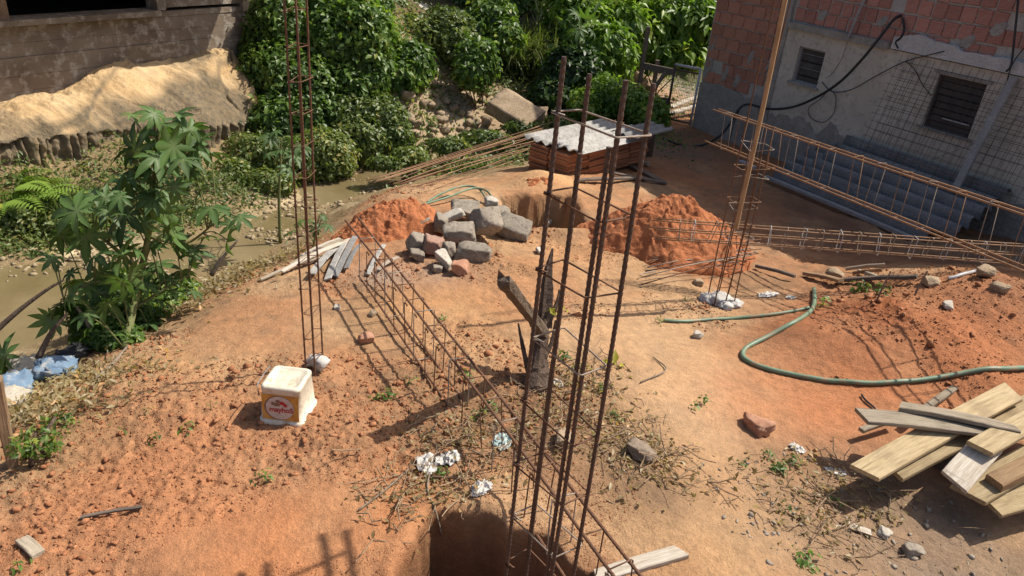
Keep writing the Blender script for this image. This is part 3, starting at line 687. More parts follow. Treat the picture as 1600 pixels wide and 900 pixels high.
def stirrup(root, cs, r, mat, hook=.05, jit=.004, seed=0):
    rg = np.random.default_rng(seed); cs = [np.asarray(c, float) + rg.normal(0, jit, 3) for c in cs]; ctr = sum(cs) / 4
    P = [cs[0] + (ctr - cs[0]) * min(.9, hook / np.linalg.norm(ctr - cs[0]))]
    for k in range(5):
        c = cs[k % 4]; pv = cs[(k - 1) % 4]; nx = cs[(k + 1) % 4]
        P += [c + unit(pv - c) * .008 + (0 if k else unit(ctr - c) * .0), c + unit(nx - c) * .008]
    P = P[:1] + P[2:-1] + [cs[0] + unit(cs[3] - cs[0]) * .008 + unit(ctr - cs[0]) * .01, cs[0] + (ctr - cs[0]) * min(.8, hook * .8 / np.linalg.norm(ctr - cs[0])) + unit(cs[1] - cs[0]) * .008]
    return MB().tube(P, r, 5).build('stirrup', mat, root, smooth=True)

# ---- near column (stands in the foundation pit)
Ac = atw(868, 178, 2.25); Lv = np.array([.166, -.203, 0]); Sv = np.array([.086, .066, 0])
ncol = empty('rebar_column', [Ac[0] + .1, Ac[1] - .05, -.85], 'tall brown rebar column cage standing in the foundation pit', 'rebar cage')
def V3(p, z): return np.array([p[0], p[1], z])
lean = np.array([.012, .0, 0])
for k, (o, zt) in enumerate([(0 * Lv, 88), (Sv, 115), (Lv, 125), (Lv + Sv, 130)]):
    p = Ac + o; bar(ncol, V3(p - lean, -.85), V3(p + lean * .6, zpix(p, zt)), .0078, 'rusty_dark', .012, .004, k)
for k, (o, zt) in enumerate([(Sv + unit(Lv) * .021 - unit(Sv) * .006, 240), (Lv - unit(Lv) * .021 + unit(Sv) * .003, 230)]):
    p = Ac + o; bar(ncol, V3(p - lean, -.85), V3(p, zpix(p, zt)), .0078, 'rusty_dark', .012, .003, 9 + k)
e1 = unit(Lv) * .013; e2 = unit(Sv) * .013
for k, zy in enumerate([178, 304, 419, 525, 628, 722, 805, 880, 950, 1020]):
    base = V3(Ac, zpix(Ac, zy))
    stirrup(ncol, [base - e1 - e2, base + Lv + e1 - e2, base + Lv + Sv + e1 + e2, base + Sv - e1 + e2], .0034, 'rusty' if k % 3 else 'tie_wire', .05, .008, k)

# ---- long cage lying diagonally towards the pit
Df = atw(550, 343, 6.0); Dn = atw(979, 900, 2.95); ax = Dn - Df; ax_u = unit(ax); wv = unit(np.cross(ax_u, UP)) * -1
if wv[0] < 0: wv = -wv
dcg = empty('rebar_beam_cage', [(Df[0] + Dn[0]) / 2, (Df[1] + Dn[1]) / 2, .0], 'long rusty rebar beam cage slanting from the rubble heap down to the foundation pit', 'rebar cage')
dn2 = -np.cross(wv, ax_u); dn2 = dn2 if dn2[2] < 0 else -dn2
HB = .335
Dx = Dn + ax_u * .3
for k, (sx, dz, ea, eb) in enumerate([(-.056, 0, 0, 0), (.056, 0, .03, .02), (-.056, 1, -.35, 0), (.056, 1, -.33, -.1)]):
    a = Df + wv * sx + dn2 * HB * dz - ax_u * ea; b_ = Dx + wv * sx + dn2 * HB * dz - ax_u * eb
    bar(dcg, a, b_, .0080, 'rusty', .014 if dz == 0 else .02, .01, 30 + k)
Ld = np.linalg.norm(Dx - Df); k = 0; s_ = .42
while s_ < Ld - .1:
    c = Df + ax_u * s_; g = ax_u * rng.normal(0, .012)
    stirrup(dcg, [c - wv * .066 - dn2 * .008, c + wv * .066 - dn2 * .008, c + wv * .066 + dn2 * (HB + .008) + g, c - wv * .066 + dn2 * (HB + .008) + g], .0038, 'rusty' if k % 3 else 'tie_wire', .05, .005, 50 + k)
    s_ += .205 + rng.normal(0, .012); k += 1

# ---- left column
lp = at(492, 588, 0); lp[2] = gz(lp[0], lp[1])
lcol = empty('rebar_column', lp, 'slim rebar column rising out of the frame behind the mayonnaise tub', 'rebar cage')
la, lb = np.array([.052, .016, 0]), np.array([.02, .11, 0])
for k, (i, j) in enumerate([(-.5, -.5), (.5, -.5), (-.5, .5), (.5, .5)]):
    p = lp + la * i + lb * j; tl = np.array([rng.normal(0, .006), rng.normal(0, .006), 0])
    bar(lcol, p - UP * .1, p + tl + UP * 2.75, .0056, 'rusty', .03, .005, 70 + k)
for k, z in enumerate(np.arange(.1, 2.7, .17)):
    c = lp + UP * z
    stirrup(lcol, [c - la * .62 - lb * .56, c + la * .62 - lb * .56, c + la * .62 + lb * .56, c - la * .62 + lb * .56], .0024, 'rusty', .03, .006, 80 + k)
def lump(name, c, sx, sy, sz, seed, mat, label=None, cat=None, group=None, amp=.5, V_=ICO3, boxy=1.0, yaw=0, tilt=0, roll=0, cuts=4, sink=.25, parent=None, smooth=False):
    if boxy < 1: V, F = box_rock(seed, cuts, .006 + .022 * amp)[:], CUBE[1]; V = V * [sx, sy, sz]
    else: V, F = V_; V = rock_verts(V, seed, amp, cuts) * [sx, sy, sz]
    V = V @ rotm(yaw, tilt, roll); V = V - [0, 0, V[:, 2].min() * 1.0]; V[:, 2] -= sink * sz * 2 * .5
    me = tri_mesh(name, V, F, smooth)
    if parent is not None: return link(name, me, mat, parent, np.asarray(c) - np.array(parent.location))
    return tag(link(name, me, mat, None, c), label, cat, group)
lump('concrete_footing', lp + [0.03, .03, 0], .075, .07, .05, 5, 'cement_lump', parent=lcol, amp=1.0)
lump('concrete_footing', lp + [-.03, .07, 0], .06, .05, .04, 6, 'cement_lump', parent=lcol, amp=1.0)

# ---- middle column with its wooden batten
mp = at(1127, 466, 0); mp[2] = gz(mp[0], mp[1])
mcol = empty('rebar_column', mp, 'rebar column with a concrete footing beside the tall red soil heap', 'rebar cage')
ma, mc = np.array([.165, .03, 0]), np.array([-.03, .12, 0])
for k, (i, j, zt) in enumerate([(-.5, -.5, 1.4), (.5, -.5, 1.5), (-.5, .5, 2.75), (.5, .5, 1.45), (0, .5, 2.75), (0, -.5, 1.3)]):
    p = mp + ma * i + mc * j; bar(mcol, p - UP * .1, p + UP * zt + [rng.normal(0, .02), 0, 0], .0052, 'rusty', 0, .008, 110 + k)
for k, z in enumerate([.35, .42, .62, .70, .86, .93, 1.1, 1.17, 1.33, .2]):
    c = mp + UP * z; stirrup(mcol, [c - ma * .6 - mc * .6, c + ma * .62 - mc * .58, c + ma * .62 + mc * .6, c - ma * .6 + mc * .58], .0026, 'rusty_bright' if k % 2 else 'tie_wire', .03, .012, 120 + k)
for k, (dx, dy, s) in enumerate([(0, 0, .11), (.1, -.03, .08), (-.1, .02, .08), (.02, -.08, .07)]):
    lump('concrete_footing', mp + [dx, dy, 0], s, s * .9, s * .62, 130 + k, 'cement_lump', parent=mcol, amp=1.1, sink=.6)

def plank(p0, p1, wd, th, mat, label=None, cat='plank', group=None, roll=0.0, name='plank', seed=None, warp=.006, ends=(0, 0)):
    p0 = np.asarray(p0, float); p1 = np.asarray(p1, float); x = unit(p1 - p0); L_ = np.linalg.norm(p1 - p0)
    yv = unit(np.cross(UP, x)); zv = np.cross(x, yv); y2 = yv * math.cos(roll) + zv * math.sin(roll); z2 = np.cross(x, y2)
    r = np.random.default_rng(seed if seed is not None else int(abs(p0[0] * 977 + p0[1] * 331 + L_ * 77) * 10)); n = 7; V = []; F = []
    for i in range(n + 1):
        q = i / n; w2 = wd / 2 * (1 + r.normal(0, .012)); zb = warp * math.sin(math.pi * q) + r.normal(0, .001)
        xe0 = xe1 = 0
        if i == 0: xe0, xe1 = r.normal(0, wd * .12), ends[0] * wd
        if i == n: xe0, xe1 = r.normal(0, wd * .12), ends[1] * wd
        c = .15 * th
        for yy, zz_ in ((-w2 + c, -th/2), (w2 - c, -th/2), (w2, -th/2 + c), (w2, th/2 - c), (w2 - c, th/2), (-w2 + c, th/2), (-w2, th/2 - c), (-w2, -th/2 + c)):
            V.append((q * L_ - L_ / 2 + (xe0 if yy < 0 else xe1), yy, zz_ + zb))
    for i in range(n):
        for k in range(8): k2 = (k + 1) % 8; F.append((i*8+k, i*8+k2, (i+1)*8+k2, (i+1)*8+k))
    F += [tuple(range(7, -1, -1)), tuple(n*8 + k for k in range(8))]
    mb = MB().add(V, F); o = link(name, mb.mesh(name), mat); c = (p0 + p1) / 2
    o.matrix_world = Matrix(((x[0], y2[0], z2[0], c[0]), (x[1], y2[1], z2[1], c[1]), (x[2], y2[2], z2[2], c[2]), (0, 0, 0, 1)))
    return tag(o, label, cat, group) if label else o
bt = at(1127, 466, 0)
plank([mp[0] - .05, mp[1] - .12, .66], [mp[0] - .09, mp[1] - .10, 2.9], .03, .03, 'wood_batten', 'upright light wooden batten tied to the rebar column by the soil heap', 'batten', name='wooden_batten', warp=.01)

# ---- inclined cage tied to the middle column
def simple_cage(name, label, A_, B_, hgt, wid, n_st, r, mat, rows=2, st_mat='rusty_bright', st_r=.0026, extra=None, sr=2):
    ax_ = unit(B_ - A_); w_ = unit(np.cross(ax_, UP)); d_ = np.cross(w_, ax_); d_ = d_ if d_[2] > 0 else -d_
    root = empty(name, (A_ + B_) / 2 - UP * hgt / 2, label, 'rebar cage')
    for i in (-.5, .5):
        for q in range(rows):
            j = q / (rows - 1) - .5; e = rng.uniform(-.06, .06)
            bar(root, A_ + w_ * wid * i + d_ * hgt * j + ax_ * e, B_ + w_ * wid * i + d_ * hgt * j, r, mat, 0, .006, int(rng.integers(1e6)))
    L_ = np.linalg.norm(B_ - A_)
    for k in range(n_st):
        c = A_ + ax_ * (.22 + (L_ - .3) * k / n_st + rng.normal(0, .012)); g = ax_ * rng.normal(0, .02)
        stirrup(root, [c - w_ * (wid / 2 + .008) + d_ * (hgt / 2 + .008), c + w_ * (wid / 2 + .008) + d_ * (hgt / 2 + .008), c + w_ * (wid / 2 + .008) - d_ * (hgt / 2 + .008) + g, c - w_ * (wid / 2 + .008) - d_ * (hgt / 2 + .008) + g], st_r, st_mat if k % 2 else 'tie_wire', .04, .006, int(rng.integers(1e6)))
    return root
IA = atw(1116, 197, 8.0); IB = atw(1600, 376, 4.9); IB = IB + unit(IB - IA) * .6
simple_cage('rebar_beam_cage', 'orange rusty rebar beam cage raised and sloping across the house front', IA, IB, .35, .09, 15, .0078, 'rusty_bright', st_r=.0028)
# unseen pipe frame added overhead just to cast bar shadows on the dirt bank
OA = np.array([.93, 3.06, 2.62]); od = unit([.38, -.92, 0]); op = np.array([.92, .38, 0])
pf = empty('shadow_pipe_frame', OA, 'unseen frame of four pipes added overhead to cast bar shadows on the dirt bank', 'shadow caster')
for q, e_ in ((-.24, .0), (-.13, -.02), (.12, -.12), (.22, -.11)): MB().tube([OA + op * q + od * e_, OA + op * q + od * 2.6], .0165, 8).build('pipe', 'rusty', pf, True)
MB().tube([OA + op * -.24 + od * .14, OA + op * .23 + od * .02], .011, 8).build('shadow_cross_pipe', 'rusty', pf, True)
HA = atw(1018, 357, 6.15); HBp = atw(1640, 401, 6.0)
simple_cage('rebar_beam_cage', 'low level rebar beam cage crossing in front of the soil heap and leaning roof sheets', HA, HBp, .165, .05, 20, .0056, 'rusty_bright', 3, 'galvanised', .0034)

# ---- loose rods over the stream bank
for k in range(15):
    q = k / 14; a = np.array([571 + 92 * q + rng.uniform(-14, 14), 281 + 13 * q + rng.uniform(-3, 3)]); b_ = np.array([862 - 38 * q + rng.uniform(-12, 12), 190 + 52 * q + rng.uniform(-3, 3)])
    A_ = at(a[0], a[1], -.12); B_ = at(b_[0], b_[1], -.16); mb = MB()
    mb.tube(barpts(A_, B_, 0, .02, k), .0055, 6); tag(mb.build('steel_rod', 'rusty_bright' if k % 3 else 'rusty', None, True), 'thin rusty steel rod lying in the bundle above the stream bank', 'steel rod', 'loose rods over the stream bank')
# ---- bundle of bent bars by the middle column
for k in range(9):
    a = G(1000 + 3.5 * k, 447 - 7.5 * k + rng.uniform(-3, 3), .03 + .012 * (k % 3)); b_ = at(1180 + rng.uniform(-6, 10), 402 - 3.2 * k + rng.uniform(-2, 2), .06)
    P = barpts(a, b_, 0, .02, 300 + k)
    if k % 3 == 1: d_ = unit(b_ - a); s_ = unit(np.cross(UP, d_)); P = [a + d_ * .16 + s_ * .05, a + d_ * .04 + s_ * .055, a - d_ * .01 + s_ * .03] + P
    tag(MB().tube(P, .0055, 6).build('bent_bar', 'tie_wire' if k % 2 else 'rusty', None, True), 'pale bent rebar length in the bundle by the column footing', 'steel rod', 'bent bars by the footing')

# ---- clay slab stack under corrugated sheets
sp0 = at(823, 262, -.22); sd = unit(at(985, 222, -.22) - sp0); sn = np.array([-sd[1], sd[0], 0])
sp0[2] = min(gz(*(sp0 + sd * .4 - 0)[:2]), -.18); 
sx0 = np.array([sd[1], -sd[0], 0])
rs = np.array([sx0 / np.linalg.norm(sx0), np.array([-sx0[1], sx0[0], 0]) / np.linalg.norm(sx0), UP])
tile_me = MB().box((0, 0, 0), (.30, .40, .034), None).mesh('clay_slab')
def bevel_box(wx, wy, wz, b_=.004):
    mb = MB(); V = []
    for z, e in ((-wz/2, b_), (-wz/2 + b_, 0), (wz/2 - b_, 0), (wz/2, b_)):
        V += [(-wx/2 + e, -wy/2 + e, z), (wx/2 - e, -wy/2 + e, z), (wx/2 - e, wy/2 - e, z), (-wx/2 + e, wy/2 - e, z)]
    F = [(3, 2, 1, 0), (12, 13, 14, 15)]
    for r_ in range(3):
        for k in range(4): k2 = (k + 1) % 4; F.append((r_*4+k, r_*4+k2, r_*4+4+k2, r_*4+4+k))
    return mb.add(V, F)
tile_me = bevel_box(.30, .42, .036).mesh('clay_slab'); tile_me.materials.append(M['clay'])
rows_, lay = 4, 9
for l in range(lay):
    for k in range(2):
        for j in range(rows_):
            p = sp0 + rs[0] * (.17 + k * .315 + rng.normal(0, .012)) + rs[1] * (.22 + j * .44 + rng.normal(0, .014)) + UP * (.05 + l * .040)
            o = bpy.data.objects.new('clay_slab', tile_me); C.objects.link(o)
            o.matrix_world = Matrix.Translation(Vector(p)) @ Matrix(rs).transposed().to_4x4() @ Matrix.Rotation(rng.normal(0, .03), 4, 'Z')
            tag(o, 'orange clay slab in the stack covered by corrugated sheets', 'clay slab', 'clay slabs stacked under the sheets')
top_z = sp0[2] + .05 + lay * .040 - .015
for k, q in enumerate((.12, .95, 1.7)):
    plank(sp0 + rs[0] * -.05 + rs[1] * q + UP * .012, sp0 + rs[0] * .72 + rs[1] * q + UP * .012, .07, .05, 'wood_grey', 'wooden bearer under the clay slab stack', 'batten', 'bearers under the slab stack', name='wooden_bearer')
def corrugated(name, L_, wd, pitch, amp, th, mat, label, mat4, cat='roof sheet', peak=1.0):
    n = int(wd / pitch * 10); m_ = 10; V = []; F = []; r = np.random.default_rng(int(L_ * 1000 + wd * 77))
    for side in (0, 1):
        for i in range(m_ + 1):
            for j in range(n + 1):
                y = j / n * wd - wd / 2; e = (r.normal(0, .006) if i in (0, m_) else 0)
                V.append((i / m_ * L_ - L_ / 2 + e, y, (amp * math.cos(y / pitch * 2 * math.pi) if peak == 1 else amp * (2 * abs(math.cos(y / pitch * math.pi)) ** .8 - 1)) - side * th))
    S = (m_ + 1) * (n + 1)
    for i in range(m_):
        for j in range(n):
            a = i * (n + 1) + j; F += [(a, a + n + 1, a + n + 2, a + 1), (S + a, S + a + 1, S + a + n + 2, S + a + n + 1)]
    for j in range(n):
        a = j; F.append((a, a + 1, S + a + 1, S + a)); a = m_ * (n + 1) + j; F.append((a + 1, a, S + a, S + a + 1))
    for i in range(m_):
        a = i * (n + 1); F.append((a + n + 1, a, S + a, S + a + n + 1)); a += n; F.append((a, a + n + 1, S + a + n + 1, S + a))
    o = link(name, MB().add(V, F).mesh(name, True), mat); o.matrix_world = mat4; return tag(o, label, cat)
def m4(x, y, z, c): return Matrix(((x[0], y[0], z[0], c[0]), (x[1], y[1], z[1], c[1]), (x[2], y[2], z[2], c[2]), (0, 0, 0, 1)))
tl = rs[1] * math.cos(.03) + UP * math.sin(.03)
ctr = sp0 + rs[0] * .30 + rs[1] * .9
corrugated('corrugated_sheet', 1.7, .62, .155, .024, .007, 'asbestos_pale', 'pale corrugated roof sheet over the far side of the clay slab stack', m4(rs[1], -rs[0], UP, ctr + UP * (top_z - sp0[2] + .03) - rs[0] * .14))
corrugated('corrugated_sheet', 1.6, .50, .155, .024, .007, 'asbestos_pale', 'second pale corrugated roof sheet, overlapping the near side of the slab stack', m4(rs[1], unit(-rs[0] + UP * .05), unit(UP + rs[0] * .05), ctr + UP * (top_z - sp0[2] + .065) + rs[0] * .24 - rs[1] * .05))
corrugated('corrugated_sheet', .9, .40, .155, .024, .007, 'asbestos', 'short grey corrugated sheet at the back of the slab stack', m4(rs[1], -rs[0], UP, ctr + UP * (top_z - sp0[2] + .105) + rs[0] * .36 + rs[1] * .62))
for k, (a, b_, wd) in enumerate([((985, 262), (1035, 288), .09), ((900, 285), (1010, 282), .06), ((960, 275), (1040, 290), .05)]):
    plank(G(*a, .03), G(*b_, .03), wd, .03, 'wood_dark', ['short dark board in the shade behind the slab stack', 'long dark lath on the ground before the slab stack', 'thin dark lath lying in the house shade'][k], 'plank')

# ---- concrete rubble heap
RUB = [('long grey concrete slab at the back of the rubble heap',726,344,.145,.11,.045,.1,.25,0,'concrete'),('big tilted concrete block leaning in the middle of the rubble heap',757,376,.115,.10,.085,.3,.7,.35,'concrete'),
 ('broad flat concrete slab at the end of the rubble heap beside the hole',803,370,.15,.12,.055,-.25,.35,.12,'concrete'),('oblong concrete block stacked under the tilted block',717,382,.13,.08,.055,.12,.1,-.08,'concrete'),
 ('long rectangular concrete block lowest at the front of the rubble heap',740,405,.15,.075,.065,-.03,.05,.0,'concrete'),('thin jagged concrete fragment tilted in the rubble heap',707,360,.10,.05,.03,.5,.2,-.4,'pale_stone'),
 ('pointed grey concrete chunk at the end of the rubble heap nearest the offcuts',650,393,.06,.06,.065,.4,.3,.2,'concrete'),('reddish concrete chunk in the rubble heap',676,396,.08,.06,.06,.2,.1,.3,'concrete_red'),
 ('narrow concrete chunk with a whitewashed top at the rubble front',694,418,.085,.045,.05,-.5,.2,.3,'pale_stone'),('rounded red stone at the foot of the rubble heap',719,426,.068,.06,.05,.1,0,0,'red_stone'),
 ('small grey pebble at the foot of the rubble heap',683,424,.038,.035,.025,.1,0,0,'concrete'),('whitish block half buried in the red soil heap',633,346,.03,.04,.07,.2,.2,0,'pale_stone'),
 ('dark flat tile piece poking from the red soil heap',659,360,.085,.05,.02,.5,-.5,-.45,'concrete'),('upright concrete piece between soil and rubble',689,366,.055,.05,.065,.2,.2,.2,'concrete'),
 ('dark concrete piece wedged deep in the rubble heap',703,402,.06,.05,.06,.7,.2,.1,'concrete'),('small concrete piece on the back slab of the rubble heap',766,343,.065,.05,.045,.4,.3,.1,'pale_stone'),
 ('grey concrete piece low at the side of the rubble heap',652,405,.065,.05,.03,.1,.1,.2,'concrete'),('flat concrete piece tucked behind the tilted block',780,352,.09,.06,.05,.3,.2,.2,'concrete')]
for k, (lab, px, py, sx, sy, sz, yaw, ti, ro_, mt) in enumerate(RUB):
    c = G(px, py); lift = {1: .07, 3: .05, 0: .06, 5: .09, 15: .12, 13: .03, 17: .04}.get(k, 0)
    lump('concrete_chunk' if 'stone' not in mt or mt == 'pale_stone' else 'red_stone', c + UP * lift, sx * .98, sy * 1.05, sz * 1.05, 400 + k, mt, lab, 'rubble' if 'stone' not in mt else 'stone', 'rubble heap', amp=.2, boxy=.32 if mt == 'concrete' else .5, yaw=yaw, tilt=ti, roll=ro_, cuts=6, sink=.12)

# ---- pale offcuts
OFF = [(408,441,500,410,.035,'wood_grey','long thin grey lath at the edge of the offcut pile'),(440,430,548,385,.05,'wood_pale','longest pale offcut strip lying across the pile by the slim column'),(455,420,538,389,.05,'wood_grey','grey offcut strip behind the longest pale strip'),
 (487,437,527,393,.065,'asbestos_pale','broad white fibre cement strip standing out in the offcut pile'),(512,441,541,387,.06,'asbestos_pale','white fibre cement strip beside the broadest one'),(524,437,555,384,.05,'asbestos','grey fibre cement strip at the end of the offcut pile'),
 (541,427,561,391,.04,'asbestos','short grey fibre cement strip leaning towards the rubble'),(470,409,531,384,.04,'wood_pale','pale lath at the back of the offcut pile'),(575,433,600,397,.04,'asbestos_pale','short white strip under the beam cage end'),(590,428,622,410,.035,'wood_pale','small pale lath next to the rubble heap')]
for k, (a, b_, c, d, wd, mt, lab) in enumerate(OFF):
    plank(G(a, b_, .025 + .008 * (k % 4)), G(c, d, .05 + .018 * (k % 3)), wd, .012, mt, lab, 'offcut', 'offcut strips', name='offcut_strip', roll=rng.normal(0, .25), seed=600 + k, warp=.015)

# ---- plank pile
PL = [((1352,738,.17),(1585,611,.33),.15,.028,'wood_fresh','long yellow plank in the pile, split at its lower end'),((1392,740,.15),(1640,616,.29),.13,.028,'wood_fresh','yellow plank alongside the long split plank'),
 ((1347,650,.27),(1572,676,.30),.125,.026,'wood_grey','wide grey plank lying level at the back of the pile'),((1403,634,.31),(1585,671,.335),.085,.028,'wood_grey','narrow grey plank lying on top of the wide grey plank'),
 ((1532,700,.30),(1660,632,.36),.13,.030,'wood_fresh','yellow plank with a broken end above the white board'),((1487,757,.17),(1545,693,.27),.15,.026,'wood_pale','short whitish board sticking out of the plank pile'),
 ((1515,772,.15),(1660,690,.22),.17,.028,'wood_fresh','broad yellow board below the whitish board'),((1548,757,.20),(1660,704,.27),.10,.055,'wood_batten','thick short timber on top of the broad board'),
 ((1555,788,.12),(1680,757,.16),.16,.026,'wood_fresh','stamped yellow board lowest at the front of the plank pile'),((1420,657,.10),(1502,600,.10),.045,.03,'wood_grey','thin stick leaning out behind the plank pile'),((1347,672,.07),(1402,656,.09),.04,.025,'wood_grey','short stick under the wide grey plank'),
 ((1470,735,.03),(1600,640,.10),.2,.08,'wood_dark','dark timber hidden beneath the plank pile')]
for k, (a, b_, wd, th, mt, lab) in enumerate(PL):
    plank(at(*a), at(*b_), wd, th, mt, lab, 'plank', 'planks in the pile', ends=((.25, 0) if k % 2 else (-.2, .1)), seed=700 + k, roll=[0, .02, .05, -.08, .05, .1, .0, 0, .03, 0, 0, 0][k], warp=.01)
for k, (px, py) in enumerate([(1570, 735), (1480, 690)]):
    lump('red_stone', G(px, py), .12, .11, .10, 760 + k, 'red_stone', ['stone propping up the front of the plank pile', 'stone propping up the back of the plank pile'][k], 'stone')
plank(at(930, 903, .07), at(1072, 860, .12), .075, .028, 'wood_pale', 'weathered white plank end beside the foundation pit', 'plank', ends=(.1, -.6), seed=90)
plank(G(127, 812, .012), G(222, 797, .02), .018, .012, 'wood_dark', 'thin dark lath lying alone on the rough dirt', 'lath', name='wooden_lath', seed=91)
plank(G(36, 846, .012), G(62, 870, .012), .055, .02, 'wood_grey', 'short splintered wood piece on the dirt near the frame corner', 'offcut', name='wood_piece', seed=92)
sk = at(18, 722, -.02); plank(sk - UP * .15, sk + np.array([.03, .02, .50]), .075, .05, 'wood_old', 'brown wooden stake driven in at the edge of the dirt', 'stake', name='wooden_stake', seed=93)

# ---- hoses
def hose(pix, r, mat, label, name='garden_hose', up=.012, n=10, cat='hose'):
    P = spline([G(*p[:2], up + (p[2] if len(p) > 2 else 0)) for p in pix], n)
    P = [np.array([p[0], p[1], max(p[2], gz(p[0], p[1]) + r * .8)]) for p in P]
    Q = [sum(P[max(0, i - 2):i + 3]) / len(P[max(0, i - 2):i + 3]) for i in range(len(P))]
    return tag(MB().tube(Q, r, 10).build(name, mat, None, True), label, cat)
hose([(1271,452),(1272,468),(1270,482),(1262,492),(1240,506),(1205,525),(1175,540),(1161,551),(1163,563),(1190,576),(1240,588),(1300,598),(1370,601),(1440,596),(1500,586),(1560,579),(1610,577),(1680,580)], .0175, 'hose_green', 'long pale green hose curving across the dirt towards the planks')
hose([(1034,502),(1060,504),(1100,503),(1150,499),(1200,494),(1240,488),(1266,482)], .013, 'hose_green', 'dark green hose piece running straight to the column footing')
hose([(1345,618),(1352,628),(1366,640),(1367,648)], .007, 'hose_black', 'short loop of dark cable under the green hose', name='cable_piece')
hose([(665,322,.02),(690,312,.06),(720,305,.09),(745,307,.09),(760,318,.04),(770,326,.0)], .011, 'hose_green', 'green hose loop behind the concrete rubble', up=.01)
hose([(655,326,.02),(700,318,.06),(735,310,.10),(760,312,.09),(775,325,.02),(785,336,-.02)], .011, 'hose_green', 'second green hose arching over the rubble towards the hole', up=.01)
hose([(1478,440),(1500,432),(1530,424),(1545,420)], .014, 'galvanised', 'pale pipe end showing behind the red dirt mound', name='plastic_pipe', cat='pipe')

# ---- tub (turned upside down)
tb = G(452, 646); tb[2] -= .004
tub = empty('mayonnaise_tub', tb, 'upside-down cream plastic mayonnaise tub with an orange label', 'tub')
def rsq(hw, z, rc, n=6):
    P = []
    for cx, cy, a0 in ((1, 1, 0), (-1, 1, 90), (-1, -1, 180), (1, -1, 270)):
        for k in range(n + 1):
            a = math.radians(a0 + 90 * k / n); P.append((cx * (hw - rc) + rc * math.cos(a), cy * (hw - rc) + rc * math.sin(a), z))
    return P
yawb = math.radians(-3); Rb = rotm(yawb)
def loft(rings, name, mat, parent, smooth=True):
    n = len(rings[0]); V = [p for r_ in rings for p in r_]; F = []
    for i in range(len(rings) - 1):
        for k in range(n): k2 = (k + 1) % n; F.append((i*n+k, i*n+k2, (i+1)*n+k2, (i+1)*n+k))
    F.append(tuple((len(rings)-1)*n + k for k in range(n)))
    V = np.array(V) @ Rb + np.array(parent.location); return MB().add(V, F).build(name, mat, parent, smooth)
tl_ = [(.129, 0, .035), (.131, .004, .035), (.131, .036, .035), (.127, .039, .035), (.123, .04, .035), (.1175, .14, .033), (.112, .232, .032), (.114, .236, .032), (.113, .248, .032), (.106, .256, .03), (.092, .2575, .026), (.088, .252, .024), (.05, .251, .015)]
tbody = loft([rsq(*q) for q in tl_], 'tub_body', 'tub_plastic', tub)
def hw_at(z): return .123 + (.112 - .123) * (z - .04) / (.232 - .04)
def front(x, z, o): p = np.array([x, -(hw_at(z) + o), z]) @ Rb; return p + np.array(tub.location)
m, t, b = nodes('label_orange', .5, .4); t.links.new(ramp(t, noise(t, coords(t), 16, 5), [(.35, (.42, .17, .025)), (.6, (.58, .30, .06)), (.8, (.50, .33, .18))]), b.inputs['Base Color'])
mottled('label_cream', (.52, .43, .36), (.62, .54, .46), (.42, .30, .24), 20, 90, rough=.6)
m, t, b = nodes('label_red', .6, .3); b.inputs['Base Color'].default_value = (.40, .03, .03, 1)
m, t, b = nodes('label_brown', .6, .3); b.inputs['Base Color'].default_value = (.22, .12, .08, 1)
mb = MB(); xs = np.linspace(-.105, .105, 9); V = [front(x, z, .0012) for z in (.048, .212) for x in xs]
mb.add(V, [(k, k + 1, k + 10, k + 9) for k in range(8)]); lab_ = mb.build('label', 'label_orange', tub)
def disc(rx, rz, zc, xc, o, mat, name, n=36):
    V = [front(xc, zc, o)] + [front(xc + rx * math.cos(2*math.pi*k/n), zc + rz * math.sin(2*math.pi*k/n), o) for k in range(n)]
    return MB().add(V, [(0, 1 + k, 1 + (k + 1) % n) for k in range(n)]).build(name, mat, lab_)
disc(.086, .078, .128, -.006, .0020, 'label_brown', 'label_ring'); disc(.080, .074, .128, -.002, .0028, 'label_cream', 'label_disc')
for k, (x, z, rx, rz) in enumerate([(-.02, .150, .022, .012), (.012, .162, .016, .012), (-.012, .172, .014, .01), (.03, .15, .012, .012), (-.04, .155, .012, .01)]): disc(rx, rz, z, x, .0034 + .0003 * k, 'label_brown' if k % 2 == 0 else 'label_red', 'label_motif', 12)
cu = bpy.data.curves.new('label_text', 'FONT'); cu.body = 'mayhoS'; cu.size = .044; cu.extrude = .0004; cu.offset = .0009; cu.align_x = 'CENTER'; cu.materials.append(M['label_red'])
_tmp = bpy.data.objects.new('label_text', cu); _me = bpy.data.meshes.new_from_object(_tmp); bpy.data.objects.remove(_tmp); _me.materials.clear(); _me.materials.append(M['label_red'])
to = bpy.data.objects.new('label_text', _me); C.objects.link(to); to.parent = lab_
pz = front(.006, .104, .0046) - np.array(tub.location); tz = math.atan2(.123 - .112, .192)
to.matrix_basis = Matrix.Translation(Vector(pz)) @ Matrix.Rotation(-yawb * 0 + yawb, 4, 'Z') @ Matrix.Rotation(math.pi / 2 - tz, 4, 'X')
hn_ = 14; hP = [np.array([-.129 - .004, .1 * math.cos(math.pi * k / hn_), .24 + .018 * math.sin(math.pi * k / hn_)]) @ Rb + np.array(tub.location) for k in range(hn_ + 1)]
MB().tube(hP, .003, 6).build('wire_handle', 'steel_grey', tub, True)

